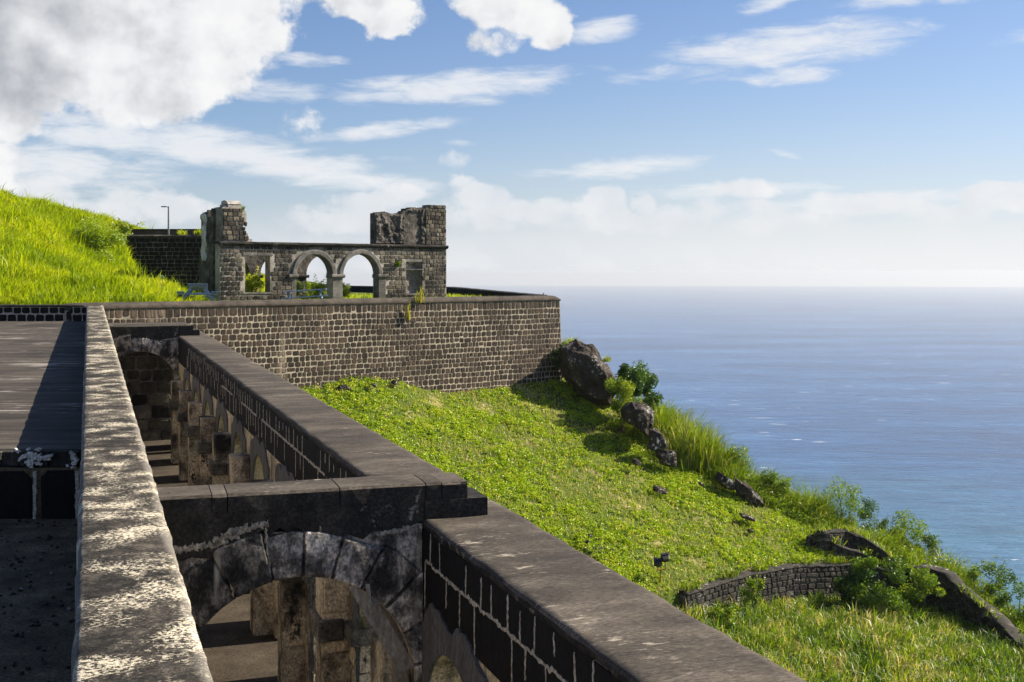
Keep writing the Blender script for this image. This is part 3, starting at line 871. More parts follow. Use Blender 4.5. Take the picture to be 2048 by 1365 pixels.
prof = [(0.015, TOPZ - 0.075), (0.02, TOPZ - 0.03), (0.0, TOPZ - 0.004), (-0.05, TOPZ), (-0.3, TOPZ + 0.004), (-0.55, TOPZ + 0.004), (-TH + 0.05, TOPZ), (-TH, TOPZ - 0.006), (-TH - 0.02, TOPZ - 0.03), (-TH - 0.02, TOPZ - 0.075)]
sweep(B, prof, list(np.arange(1.2, 38.6, 0.15)), lambda s, z, o: OUT.P(s, z, o), 0.022, 21)
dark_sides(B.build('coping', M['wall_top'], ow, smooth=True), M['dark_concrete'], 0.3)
# two courses of black blocks with ragged pale joints standing slightly proud
B, J = MB(), MB()
rnd = random.Random(3)
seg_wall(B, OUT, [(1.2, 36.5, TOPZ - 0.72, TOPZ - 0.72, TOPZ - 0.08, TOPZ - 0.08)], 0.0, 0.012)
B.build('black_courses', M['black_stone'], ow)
def joint(J, pts, w, rnd, fr=OUT, d0=0.0, hg=0.016):
    """ragged ribbon through (u, z) points on the inner face"""
    vs, fs = [], []
    for i, (u, z) in enumerate(pts):
        a, b = pts[max(i - 1, 0)], pts[min(i + 1, len(pts) - 1)]
        du, dz = b[0] - a[0], b[1] - a[1]
        l = math.hypot(du, dz) or 1
        nx, nz = -dz / l, du / l
        ww = w * rnd.uniform(0.45, 1.25) * (0.35 if i in (0, len(pts) - 1) else 1)
        e = rnd.uniform(-0.2, 0.2) * w
        for (k, d) in ((-1, hg * 0.35), (-0.6, hg), (0.6, hg), (1, hg * 0.35)):
            vs.append(fr.P(u + nx * (ww * k / 2 + e), z + nz * (ww * k / 2 + e), d0 + d))
    for i in range(len(pts) - 1):
        for k in range(3):
            fs.append((i * 4 + k, i * 4 + k + 1, i * 4 + 5 + k, i * 4 + 4 + k))
    J.add(vs, fs)
def ragged(a, b, n, rnd, amp):
    return [(a[0] + (b[0] - a[0]) * i / n + rnd.uniform(-amp, amp), a[1] + (b[1] - a[1]) * i / n + rnd.uniform(-amp, amp)) for i in range(n + 1)]
for (ua, ub) in ((7.25, 10.65), (12.2, 14.6), (14.9, 19.9), (20.4, 22.3), (23.5, 25.2)):
    joint(J, ragged((ua, TOPZ - 0.34), (ub, TOPZ - 0.335), int((ub - ua) / 0.035), rnd, 0.008), 0.045, rnd)
u = 6.9
while u < 33:
    if not 10.7 < u < 11.2:
        far = max(0.0, (u - 12) / 30)
        if rnd.random() < 0.88:
            z1 = TOPZ - 0.34 if rnd.random() < 0.75 else TOPZ - rnd.uniform(0.2, 0.3)
            joint(J, ragged((u + rnd.uniform(-.02, .02), TOPZ - rnd.uniform(0.07, 0.14)), (u, z1), 9, rnd, 0.004), rnd.uniform(0.022, 0.036) * (1 + far), rnd)
        if rnd.random() < 0.62:
            u2 = u + 0.15
            joint(J, ragged((u2, TOPZ - 0.34), (u2 + rnd.uniform(-.02, .02), TOPZ - rnd.uniform(0.5, 0.74)), 9, rnd, 0.004), rnd.uniform(0.020, 0.034) * (1 + far), rnd)
    u += rnd.uniform(0.22, 0.38)
J.build('joint_ribbons', M['lime_mortar'], ow)
# grey render panels round each arch, piers and imposts
for k, c in enumerate(centers):
    if c < 5 or c > 35:
        continue
    B = MB()
    rr = random.Random(40 + k)
    us = sorted([c - 0.98 + 1.9 * i / 34 for i in range(35)] + [c - RR, c + RR])
    base = TOPZ - rr.uniform(0.66, 0.72)
    segs, tj = [], base - 0.1
    tops = []
    for u in us:
        q = abs(u - c)
        tops.append(base - (0.0 if q < 0.62 else (q - 0.62) * 0.75) + rr.uniform(-0.035, 0.02) + 0.05 * math.sin(u * 9 + k))
    for i in range(len(us) - 1):
        a, b = us[i], us[i + 1]
        la = ZS + math.sqrt(max(0, RR * RR - (a - c) ** 2)) if abs(a - c) < RR else BOT + 0.8
        lb = ZS + math.sqrt(max(0, RR * RR - (b - c) ** 2)) if abs(b - c) < RR else BOT + 0.8
        mid = (a + b) / 2
        if abs(mid - c) > RR: la = lb = ZS - 0.2
        segs.append((a, b, la, lb, tops[i], tops[i + 1]))
    seg_wall(B, OUT, segs, 0.0, 0.03)
    B.build('render_panel', M['grey_render'], ow)
pier_us = [(a + b) / 2 for a, b in zip(centers[:-1], centers[1:])]
PW = PITCH - 2 * RR
for k, pu in enumerate(pier_us):
    if pu < 9 or pu > 35.5:
        continue
    B = MB()
    # ashlar on the inner face and on the near jamb of the pier
    PP, hw, ztop = 0.30, 0.21, ZS + 0.55
    stones(B, OUT, pu - PW / 2 + 0.005, pu + PW / 2 - 0.005, BOT + 0.5, ZS - 0.02, 0.42, (0.45, 0.95), 0.012, 0.03, 60 + k, jit=0.004, flat=True)
    o = OUT.P(pu - PW / 2, 0, 0.0)
    z0 = o[2]
    jf = Fr((o[0], o[1]), (-OUT.N[0], -OUT.N[1]))
    jf.N = (-OUT.U[0], -OUT.U[1])
    stones(B, jf, 0.0, TH, BOT + 0.5 + z0, ZS - 0.02 + z0, 0.42, (0.38, 0.55), 0.012, 0.022, 90 + k, jit=0.004, flat=True)
    B.build('pier_ashlar', M['warm_stone'], ow)
    B = MB()
    seg_wall(B, OUT, [(pu - hw, pu + hw, BOT + 0.4, BOT + 0.4, ztop, ztop)], 0.001, PP - 0.012, 0.3)
    stones(B, OUT, pu - hw + 0.004, pu + hw - 0.004, BOT + 0.5, ztop, 0.40, (0.5, 0.9), 0.012, 0.02, 160 + k, jit=0.004, flat=True, d0=PP - 0.012)
    o = OUT.P(pu - hw, 0, PP)
    jg = Fr((o[0], o[1]), (-OUT.N[0], -OUT.N[1]))
    jg.N = (-OUT.U[0], -OUT.U[1])
    stones(B, jg, 0.0, PP - 0.02, BOT + 0.5 + o[2], ztop + o[2], 0.40, (0.5, 0.9), 0.012, 0.02, 190 + k, jit=0.004, flat=True)
    B.build('pilaster', M['warm_stone'], ow)
    B = MB()
    seg_wall(B, OUT, [(pu - PW / 2 - 0.05, pu + PW / 2 + 0.05, ZS - 0.16, ZS - 0.16, ZS + 0.02, ZS + 0.02)], -TH + 0.1, 0.09)
    B.build('impost', M['impost_stone'], ow, bevel=0.02)
    B = MB()
    seg_wall(B, OUT, [(pu - hw - 0.06, pu + hw + 0.06, ZS - 0.18, ZS - 0.18, ZS + 0.05, ZS + 0.05)], 0.091, PP + 0.07)
    B.build('capital', M['impost_stone'], ow, bevel=0.02)

setting(poly_sheet('passage_floor', [(-0.5, 1.5, -5.5), (4, 1.5, -5.5), OUT.P(40, -5.47, 0.0), par_pt(37.5, -5.55, 0.5)], M['floor']))

# ------------------------------------------------------------------ cross walls over the passage
def cross_wall(loc, label):
    """origin: foot of the inner corner with the outer wall, at wall-top height zero = top of the coping"""
    t = thing('cross_wall', label, 'wall', loc, 0.0, 'cross walls over the sunken passage')
    fr = Fr((0, 0), (0.9546, 0.2978))
    B = MB()
    n = 40
    us = [-2.35 + (2.35 + 0.386) * i / n for i in range(n + 1)]
    prof = [(-0.50, -0.14), (-0.50, -0.02), (-0.48, 0.0), (-0.25, 0.003), (-0.02, 0.0), (0.0, -0.02), (0.0, -0.14)]
    for (ua, ub) in ((-2.35, -1.72), (-1.712, -1.60), (-1.592, -0.70), (-0.692, 0.02), (0.028, 0.16), (0.168, 0.386)):
        dz = random.uniform(-0.004, 0.004)
        sweep(B, prof, [ua + (ub - ua) * i / 8 for i in range(9)], lambda s, z, o: fr.P(s, z + (dz if z > -0.1 else 0), o), 0.007, 51, random.random())
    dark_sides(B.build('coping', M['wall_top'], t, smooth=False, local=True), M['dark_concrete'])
    B = MB()
    sweep(B, [(-0.5, -0.30), (-0.5, -0.142), (0.008, -0.142), (0.008, -0.30)], [0.02 + 0.54 * i / 10 for i in range(11)], lambda s, z, o: fr.P(s, z, o), 0.008, 61)
    B.build('ledge', M['dark_concrete'], t, local=True)
    # concrete band, with a ragged lower edge
    B = MB()
    rr = random.Random(12)
    segs = []
    lows = [-0.36 + 0.05 * math.sin(u * 5 + 1) + rr.uniform(-0.03, 0.03) - (0.10 if u < -1.5 else 0) for u in us]
    for i in range(n):
        if us[i] < 0:
            segs.append((us[i], min(us[i + 1], 0.018), lows[i], lows[i + 1], -0.141, -0.141))
    seg_wall(B, fr, segs, -0.48, -0.006)
    B.build('band', M['dark_concrete'], t, local=True)
    # arch: core plus separate ring of rough voussoirs
    c, r, zs = -1.03, 0.97, -1.68
    B = MB()
    seg_wall(B, fr, [(-2.35, c - r, -3.9, -3.9, -0.34, -0.34)] + arch_segs(c, r, zs, -0.34, 24) + [(c + r, -0.003, -3.9, -3.9, -0.34, -0.34)], -0.46, -0.06)
    B.build('core', M['warm_stone'], t, local=True)
    # weathered face: rough voussoirs fanning out into rubble, one continuous relief
    rr = random.Random(9)
    cuts = [math.radians(a) for a in (180, 161, 141, 120, 102, 88, 74, 59, 43, 27, 10, 0)]
    bt = [0.35, 0.5, 0.15, 0.08, 0.55, 0.95, 0.7, 0.5, 0.85, 0.45, 0.6]
    bo = [rr.uniform(-0.006, 0.012) for _ in bt]
    br = [rr.uniform(0.36, 0.47) for _ in bt]
    na, nr = 420, 60
    vs, tn, fs = [], [], []
    for i in range(na + 1):
        a = math.pi * i / na
        ca, sa = math.cos(a), math.sin(a)
        R = 9.0
        if ca > 1e-6: R = min(R, (-0.004 - c) / ca)
        if ca < -1e-6: R = min(R, (-2.36 - c) / ca)
        if sa > 1e-6: R = min(R, (-0.33 - zs) / sa)
        R = max(R, r + 0.004)
        b = next(q for q in range(len(bt)) if cuts[q] >= a >= cuts[q + 1] - 1e-9)
        for k in range(nr + 1):
            rad = r + (R - r) * k / nr
            u, z = c + rad * ca, zs + rad * sa
            p = Vector((u, z, 3.0))
            d = 0.010 * mnoise.fractal(p * 5.0, 0.8, 2.0, 5)
            edge = min(abs(a - cuts[b]), abs(a - cuts[b + 1])) * rad + 0.006 * mnoise.noise(p * 9)
            tone = 0.45 + 0.3 * mnoise.noise(p * 2.0)
            lim = r + br[b] + 0.03 * mnoise.noise(p * 6)
            if rad < lim:
                d += bo[b] + 0.008
                tone = bt[b] + 0.12 * mnoise.noise(p * 5)
                g = min(edge, lim - rad)
                d -= 0.034 * max(0.0, 1 - g / 0.014)
                if g < 0.012: tone = 0.05
                d -= 0.014 * max(0.0, 1 - (rad - r) / 0.02)
            else:
                d -= 0.012
            if k == 0: d = -0.10
            vs.append(fr.P(u, z, d - 0.004)); tn.append(max(0, min(1, tone)))
    for i in range(na):
        for k in range(nr):
            q = i * (nr + 1) + k
            fs.append((q, q + nr + 1, q + nr + 2, q + 1)[::-1])
    mesh('weathered_face', np.array(vs), fs, M['voussoir'], np.array(tn), t, smooth=True, local=True)
    J = MB()
    joint(J, ragged((-1.63, -0.35), (-1.545, -0.82), 22, rr, 0.005), 0.024, rr, fr, -0.008)
    joint(J, ragged((-1.30, -0.28), (-1.255, -0.72), 22, rr, 0.005), 0.024, rr, fr, -0.008)
    joint(J, ragged((-0.86, -0.30), (-0.77, -0.74), 22, rr, 0.004), 0.014, rr, fr, -0.008)
    for (a_, b_, w_) in (((-2.05, -0.42), (-1.68, -0.39), 0.06), ((-1.70, -0.40), (-1.52, -0.30), 0.09), ((-1.55, -0.30), (-1.27, -0.25), 0.06), ((-0.40, -0.40), (-0.08, -0.36), 0.04)):
        joint(J, ragged(a_, b_, 34, rr, 0.009), w_, rr, fr, -0.004, 0.007)
    J.build('mortar_joints', M['dull_mortar'], t, local=True)
    return t
nx = cross_wall((-0.745, 10.04, -1.77), 'nearer cross wall with a rough stone arch over the passage')
f2 = cross_wall((-9.27, 33.4, -1.475), 'farther cross wall with arch below the tall courses wall')
# chamber behind the far cross wall
ch = thing('vault_chamber', 'dark stone chamber seen through the farther passage arch', 'room', (-11, 36, -5))
B = MB()
fr = Fr((-13.6, 34.9), (0.9546, 0.2978))
seg_wall(B, fr, [(1.75, 3.9, -6, -6, -1.75, -1.75)], -0.4, 0.0)
B.build('back_wall', M['dark_joint'], ch)
B = MB()
stones(B, fr, 1.8, 3.6, -5.3, -1.8, 0.36, (0.3, 0.7), 0.02, 0.03, 77)
B.build('stones', M['grey_stone'], ch)
B = MB()
seg_wall(B, fr, [(1.75, 4.0, -1.73, -1.73, -1.52, -1.52)], -0.6, 0.9)
B.build('roof_slab', M['wall_top'], ch)

# timber centering left under the near arch
tb = thing('timber_prop', 'weathered grey planks propped under the nearer stone arch', 'prop', (-1.0, 10.2, -3.2))
B = MB()
fr = Fr((-0.745, 10.04), (0.9546, 0.2978))
pt = lambda u, z, d: fr.P(u, z, d)
B.bar(pt(-0.56, -2.56, -0.03), pt(-0.13, -3.32, -0.03), 0.14, 0.035, up=(0.3, -0.95, 0))
B.build('diagonal_plank', M['wood'], tb)
B = MB()
B.bar(pt(-0.30, -2.80, -0.24), pt(-0.06, -3.12, -0.24), 0.12, 0.04, up=(0.3, -0.95, 0))
B.build('rear_plank', M['wood'], tb)
B = MB()
B.bar(pt(-0.15, -3.05, -0.22), pt(-0.15, -5.3, -0.22), 0.12, 0.10, up=(0.3, -0.95, 0))
B.build('post', M['wood'], tb)
B = MB()
B.bar(pt(-0.47, -2.57, 0.0), pt(-0.45, -2.76, 0.0), 0.035, 0.03, up=(0.3, -0.95, 0))
B.build('cleat', M['wood'], tb)

# ------------------------------------------------------------------ curtain wall
cw = thing('curtain_wall', 'tall brown stone retaining wall in courses with pale mortar joints', 'wall', (-6, 52, -5))
CL = 23.25
B = MB()
seg_wall(B, CUR, [(-1.5, CL, -9, -9, -1.42, -1.42)], -1.2, 0.0)
B.build('mortar', M['pale_mortar'], cw)
B = MB()
stones(B, CUR, -1.5, CL - 0.02, -6.9, -1.44, 0.247, (0.17, 0.36), 0.027, 0.016, 101, wav=0.011, jit=0.010, first=0.36, gu=1.5)
# return face at the right-hand corner
oc = CUR.P(CL, 0, 0)
side = Fr((oc[0], oc[1]), (-0.36, 0.93), 0.0, 0.055, -1.2)
B2 = MB()
seg_wall(B2, side, [(-0.05, 17.5, -9, -9, -1.42, -1.42)], -1.0, -0.002)
B2.build('return_wall', M['pale_mortar'], cw)
stones(B, side, 0.05, 10, -7.5, -1.44, 0.242, (0.2, 0.4), 0.034, 0.03, 102, jit=0.012)
B.build('stone_courses', M['brown_stone'], cw)
B = MB()
prof = [(0.03, -1.44), (0.06, -1.40), (0.05, -1.31), (-0.03, -1.225), (-0.2, -1.18), (-0.6, -1.17), (-1.0, -1.20), (-1.15, -1.28), (-1.2, -1.44)]
st_ = list(np.arange(-1.5, CL - 0.3, 0.2)) + [CL - 0.25, CL - 0.12, CL - 0.02, CL + 0.03]
def cop(s, z, o):
    e = max(0.0, s - (CL - 0.3)) / 0.33
    e2 = max(0.0, -1.0 - s) / 0.5
    k = 1 - 0.55 * e * e - 0.5 * e2 * e2
    return CUR.P(s, -1.44 + (z + 1.44) * k, o)
sweep(B, prof, st_, cop, 0.015, 33)
B.build('coping', M['coping'], cw, smooth=True)

# terrace ground behind it
terr = [CUR.P(-1.5, 0, -0.9)[:2], CUR.P(CL - 0.8, 0, -0.9)[:2], (-4.0, 77.3), (-12.0, 88.5), (-36, 100), (-60, 100), (-60, 45.7), (-20, 45.7)]
setting(mesh('terrace_ground', np.array([(x, y, -1.46) for x, y in terr]), [tuple(range(len(terr)))], M['ground']))
pw_ = thing('edge_parapet', 'low dark parapet along the far edge of the terrace', 'parapet wall', (-4, 78, -1.4))
B = MB()
pth = [(oc[0] - 0.7, oc[1] + 0.6), (-3.9, 78.0), (-11.8, 89.0), (-36, 100.5)]
for (a, b), nm in zip(zip(pth[:-1], pth[1:]), range(3)):
    f_ = Fr(a, (b[0] - a[0], b[1] - a[1]))
    L = math.hypot(b[0] - a[0], b[1] - a[1])
    seg_wall(B, f_, [(0.0 if nm == 0 else 0.01, L, -3, -3, -1.22 if nm == 0 else -1.0, -1.0)], -0.45, 0.2)
B.build('wall', M['black_stone'], pw_)
B = MB()
f_ = Fr(pth[0], (pth[1][0] - pth[0][0], pth[1][1] - pth[0][1]))
L = math.hypot(pth[1][0] - pth[0][0], pth[1][1] - pth[0][1])
stones(B, Fr(f_.o, f_.U), 0, 1, -1.4, -1.3, 0.3, (0.3, 0.5), 0.04, 0.02, 1)
for (s0, s1) in ((0.2, L),):
    n = 40
    sweep(B, [(-0.5, 0.0), (-0.46, 0.06), (0.2, 0.06), (0.26, 0.0)], [s0 + (s1 - s0) * i / n for i in range(n + 1)], lambda s, z, o: f_.P(s, -1.22 + 0.22 * s / L + z, o), 0.02, 71)
B.build('coping', M['dark_concrete'], pw_)

# ------------------------------------------------------------------ the ruin
RU = Fr((-13.5, 56.0), (0.774, 0.633))
GZ = -1.46
ru = thing('ruined_facade', 'roofless dark stone ruin with two arches between broken towers', 'ruin', (-9, 60, GZ))
A1, A2 = (4.86, 1.01), (7.54, 1.06)
SPR = -0.13
TOPF = 1.33
def in_open(u, z):
    if 1.14 < u < 2.45 and -0.95 < z < 0.78: return True
    for (c, r) in (A1, A2):
        if abs(u - c) < r and (z < SPR or (u - c) ** 2 + (z - SPR) ** 2 < r * r): return True
    if 10.31 < u < 11.35 and -1.1 < z < 0.55: return True
    return False
B = MB()
segs = [(-0.14, 1.14, GZ, GZ, TOPF, TOPF), (1.14, 2.45, GZ, GZ, -0.95, -0.95), (1.14, 2.45, 0.78, 0.78, TOPF, TOPF), (2.45, A1[0] - A1[1], GZ, GZ, TOPF, TOPF)]
segs += arch_segs(*A1, SPR, TOPF, 22)
segs += [(A1[0] + A1[1], A2[0] - A2[1], GZ, GZ, TOPF, TOPF)]
segs += arch_segs(*A2, SPR, TOPF, 22)
segs += [(A2[0] + A2[1], 10.31, GZ, GZ, TOPF, TOPF), (10.31, 11.35, GZ, GZ, -1.1, -1.1), (10.31, 11.35, 0.55, 0.55, TOPF, TOPF), (11.35, 12.9, GZ, GZ, TOPF, TOPF)]
seg_wall(B, RU, segs, -0.5, 0.0)
B.build('wall_core', M['grey_joint'], ru)
B = MB()
def keep(u, z, ua, ub, za, zb):
    for uu in (ua + .03, u, ub - .03):
        for zz in (za + .02, z, zb - .02):
            if in_open(uu, zz): return False
            for (c, r) in (A1, A2):
                if zz > SPR and (uu - c) ** 2 + (zz - SPR) ** 2 < (r + 0.26) ** 2: return False
    return not (5.85 < u < 6.5 and z < SPR + 0.1) and not (8.58 < u < 9.16 and z < SPR)
stones(B, RU, -0.12, 12.88, GZ, TOPF - 0.01, 0.212, (0.15, 0.38), 0.022, 0.026, 140, keep, jit=0.011)
B.build('facing_stones', M['grey_stone'], ru)
B = MB()
n = 60
sweep(B, [(0.0, TOPF - 0.10), (0.10, TOPF - 0.07), (0.16, TOPF + 0.02), (0.15, TOPF + 0.08), (0.0, TOPF + 0.12), (-0.5, TOPF + 0.11), (-0.5, TOPF + 0.002), (0.0, TOPF + 0.002)][::-1], [-0.2 + 13.15 * i / n for i in range(n + 1)], lambda s, z, o: RU.P(s, z, o), 0.022, 91)
B.build('cornice', M['dark_concrete'], ru)
for (c, r) in (A1, A2):
    B = MB()
    vs, fs, m = [], [], 28
    for q in range(m + 1):
        a = math.pi * q / m
        for (rad, d) in ((r - 0.005, -0.45), (r - 0.01, 0.07), (r + 0.03, 0.09), (r + 0.20, 0.09), (r + 0.24, 0.06), (r + 0.24, -0.02)):
            jj = random.uniform(-.01, .01)
            p = (c + (rad + jj) * math.cos(a), SPR + (rad + jj) * math.sin(a))
            vs.append(RU.P(p[0], p[1], d))
    for q in range(m):
        for k in range(5):
            fs.append((q * 6 + k, q * 6 + k + 1, q * 6 + 7 + k, q * 6 + 6 + k))
    fs.append(tuple(range(6))); fs.append(tuple(m * 6 + k for k in range(6))[::-1])
    B.add(vs, fs)
    B.build('arch_ring', M['ring'], ru)
for (ua, ub) in ((3.42, 3.92), (5.80, 6.55), (8.52, 9.14)):
    B = MB()
    sweep(B, [(-0.46, SPR - 0.16), (-0.46, SPR + 0.03), (0.12, SPR + 0.03), (0.16, SPR - 0.03), (0.15, SPR - 0.10), (0.07, SPR - 0.16)], [ua + (ub - ua) * i / 6 for i in range(7)], lambda s, z, o: RU.P(s, z, o), 0.012, 13)
    B.build('impost', M['ring'], ru)
for (ua, ub, d) in ((5.89, 6.46, 0.05), (8.60, 9.02, 0.05), (3.60, 3.85, 0.03)):
    B = MB()
    z = GZ
    while z < SPR - 0.2:
        h = min(random.uniform(0.4, 0.6), SPR - 0.165 - z)
        if h < 0.06: break
        seg_wall(B, RU, [(ua + random.uniform(-.012, .012), ub + random.uniform(-.012, .012), z, z, z + h, z + h)], -0.45, d + random.uniform(-.01, .01), random.random())
        z += h + 0.004
    B.build('pier', M['ring'], ru, bevel=0.012)
B = MB()   # window trim and niche back
for (ua, ub, za, zb) in ((1.0, 1.75, 0.78, 0.94), (1.76, 2.6, 0.79, 0.93), (1.02, 2.58, -1.04, -0.95)):
    B = MB()
    seg_wall(B, RU, [(ua, ub, za, za, zb, zb)], -0.2, 0.034)
    B.build('sill' if za < 0 else 'lintel', M['ring'], ru, bevel=0.015)
B = MB()
vs, fs = [], []
nu, nz = 14, 22
for i in range(nu + 1):
    for k in range(nz + 1):
        u, z = 10.31 + 1.04 * i / nu, -1.1 + 1.65 * k / nz
        arch = z < 0.12 + 0.30 * math.sqrt(max(0, 1 - ((u - 10.83) / 0.5) ** 2)) and abs(u - 10.83) < 0.45
        vs.append(RU.P(u, z, (-0.26 if arch else -0.10) + 0.05 * mnoise.noise(Vector((u * 3, z * 3, 4)))))
for i in range(nu):
    for k in range(nz):
        a = i * (nz + 1) + k
        fs.append((a, a + nz + 1, a + nz + 2, a + 1))
B.add(vs, fs)
B.build('niche', M['niche_plaster'], ru)
for nm, sg in (('niche_band', (10.26, 11.40, 0.13, 0.13, 0.17, 0.17)), ('niche_sill', (10.24, 11.42, -1.18, -1.18, -1.10, -1.10))):
    B = MB()
    seg_wall(B, RU, [sg], -0.2, 0.03)
    B.build(nm, M['ring'], ru)

# left tower: stepped stump, with the end of a cross wall behind it
def jag(fr, pts, z0, d0, d1, B, n, seed, amp=0.05):
    """solid under a broken top profile pts [(u, z)...]"""
    rr = random.Random(seed)
    us = [p[0] for p in pts]; zs_ = [p[1] for p in pts]
    U = sorted(set([us[0] + (us[-1] - us[0]) * i / n for i in range(n + 1)] + us))
    seg = []
    for a, b in zip(U[:-1], U[1:]):
        h = float(np.interp((a + b) / 2, us, zs_)) + rr.uniform(-amp, amp)
        seg.append((a, b, z0, z0, h + rr.uniform(-amp, amp) * .4, h + rr.uniform(-amp, amp) * .4))
    seg_wall(B, fr, seg, d0, d1)
T0 = TOPF + 0.125
lt_prof = [(0.02, 3.02), (0.30, 3.10), (0.31, 3.22), (0.95, 3.22), (0.96, 2.95), (1.23, 2.92)]
B = MB()
jag(RU, [(0.0, 3.04), (0.28, 3.06), (0.29, 3.20), (0.96, 3.20)], T0, -0.9, -0.02, B, 10, 5, 0.02)
seg_wall(B, RU, [(0.96, 1.05, T0, T0, 2.95, 2.95), (1.05, 1.22, 2.22, 2.22, 2.92, 2.9), (1.05, 1.16, T0, T0, 2.1, 2.05), (1.16, 1.30, T0, T0, 1.86, 1.84), (1.30, 1.52, T0, T0, 1.60, 1.57)], -0.8, -0.03)
B.build('left_tower_core', M['grey_joint'], ru)
B = MB()
def keepL(u, z, ua, ub, za, zb):
    if ub < 0.98: return zb < 3.22
    if ub < 1.08: return zb < 3.0
    if ub < 1.26: return zb < 2.95 and not (2.08 < z < 2.2 and ub > 1.1)
    return zb < (1.9 if ub < 1.36 else 1.64)
stones(B, RU, 0.0, 1.54, T0, 3.24, 0.212, (0.15, 0.38), 0.02, 0.035, 150, keepL, jit=0.014)
B.build('left_tower_stones', M['grey_stone'], ru)
B = MB()
sweep(B, [(-0.75, 3.20), (-0.7, 3.34), (-0.35, 3.38), (-0.1, 3.34), (0.0, 3.20)], [0.27, 0.34, 0.45, 0.6, 0.75, 0.88, 0.95], lambda s, z, o: RU.P(s, z, o), 0.05, 17)
B.build('left_tower_cap', M['white_plaster'], ru)
# side (end of the cross wall): plaster-coated, seen left of the tower
SIDE = Fr(RU.P(-0.15, 0, -2.0)[:2], RU.N)
SIDE.N = (-RU.U[0], -RU.U[1])
B = MB()
jag(SIDE, [(0.0, 2.75), (0.35, 2.85), (0.7, 2.95), (0.71, 2.55), (1.05, 2.6), (1.06, 3.0), (1.25, 3.0)], GZ, -0.55, 0.0, B, 16, 8, 0.05)
B.build('side_wall', M['plaster'], ru)
B = MB()
rr = random.Random(8)
vs, fs = [], []
nu, nz = 8, 30
for i in range(nu + 1):
    for k in range(nz + 1):
        u = 0.02 + 0.62 * i / nu + rr.uniform(-.02, .02); z = 0.55 + 2.25 * k / nz
        vs.append(SIDE.P(u, z, 0.05 + 0.10 * mnoise.noise(Vector((u * 2.5, z * 2.5, 1))) + (0 if 0 < i < nu and 0 < k < nz else -0.06)))
for i in range(nu):
    for k in range(nz):
        a = i * (nz + 1) + k
        fs.append((a, a + nz + 1, a + nz + 2, a + 1))
B.add(vs, fs)
B.build('side_plaster', M['white_plaster'], ru)
# right tower: rough plaster remnant and quoined corner
B = MB()
jag(RU, [(8.45, 2.95), (8.62, 3.10), (9.2, 3.08), (9.88, 3.02), (10.1, 3.05), (10.35, 3.28), (10.8, 3.38), (11.6, 3.40), (11.62, 3.40)], T0 - 0.01, -0.55, -0.10, B, 40, 23, 0.045)
B.build('right_tower_core', M['plaster'], ru)
B = MB()
vs, fs = [], []
nu, nz = 110, 60
for i in range(nu + 1):
    for k in range(nz + 1):
        u = 8.45 + 3.2 * i / nu
        top = float(np.interp(u, [8.45, 8.62, 9.2, 9.88, 10.1, 10.35, 10.8, 11.6], [2.9, 3.06, 3.04, 2.98, 3.02, 3.22, 3.34, 3.36]))
        z = T0 + 0.02 + (top - T0 - 0.02) * k / nz
        d = -0.03 + 0.11 * mnoise.fractal(Vector((u * 2.6, z * 2.6, 2)), 0.75, 2.1, 6)
        if 10.25 < u < 11.3 and z < 3.2:
            q = 1 - min(1, ((u - 10.78) / 0.52) ** 2)
            d -= 0.30 * math.sqrt(q) * min(1, (3.2 - z) / 0.3)
        if 9.9 < u < 10.2: d += 0.08
        if i in (0, nu) or k in (0, nz): d -= 0.12
        vs.append(RU.P(u, z, d))
for i in range(nu):
    for k in range(nz):
        a = i * (nz + 1) + k
        fs.append((a, a + nz + 1, a + nz + 2, a + 1))
B.add(vs, fs)
B.build('right_tower_plaster', M['plaster'], ru, smooth=True)
B = MB()
jag(RU, [(11.6, 3.40), (11.85, 3.46), (11.86, 3.56), (12.86, 3.57)], T0, -0.75, -0.02, B, 12, 29, 0.02)
B.build('right_tower_corner', M['grey_joint'], ru)
B = MB()
stones(B, RU, 11.55, 12.88, T0, 3.56, 0.212, (0.15, 0.38), 0.02, 0.035, 160, lambda u, z, ua, ub, za, zb: zb < (3.42 if ub < 11.9 else 3.6), jit=0.014)
sd2 = Fr(RU.P(12.9, 0, 0)[:2], (-RU.N[0], -RU.N[1]))
stones(B, sd2, 0.0, 0.5, GZ, TOPF, 0.245, (0.2, 0.4), 0.02, 0.02, 161, jit=0.01)
stones(B, sd2, 0.02, 0.75, T0, 3.56, 0.245, (0.2, 0.4), 0.02, 0.02, 162, jit=0.01)
B.build('right_tower_stones', M['grey_stone'], ru)

# rear arcade of the ruin
RE = Fr((RU.o[0] - RU.N[0] * 4.0, RU.o[1] - RU.N[1] * 4.0), RU.U)
ra = thing('rear_arcade', 'brown plastered arcade standing behind the ruined facade, its last arch broken off', 'ruin', RE.P(4, GZ, 0))
B = MB()
segs = [(0.9, 1.36, GZ, GZ, 1.2, 1.2)] + [(1.36, 1.37, SPR, SPR, 1.2, 1.2)] + arch_segs(2.4, 1.03, SPR, 1.2, 18) + [(3.43, 4.02, GZ, GZ, 1.2, 1.2)] + arch_segs(5.045, 1.025, SPR, 1.2, 18) + [(6.07, 6.7, GZ, GZ, 1.15, 1.15)]
for (a, b, l0, l1, h0, h1) in arch_segs(7.74, 1.04, SPR, 1.1, 20)[:8]:
    hh = min(1.1, 1.25 - max(0, a - 7.0) * 0.7) + random.uniform(-.05, .05)
    segs.append((a, b, l0, l1, hh, hh))
seg_wall(B, RE, segs, -0.5, 0.0)
B.build('wall', M['plaster'], ra)
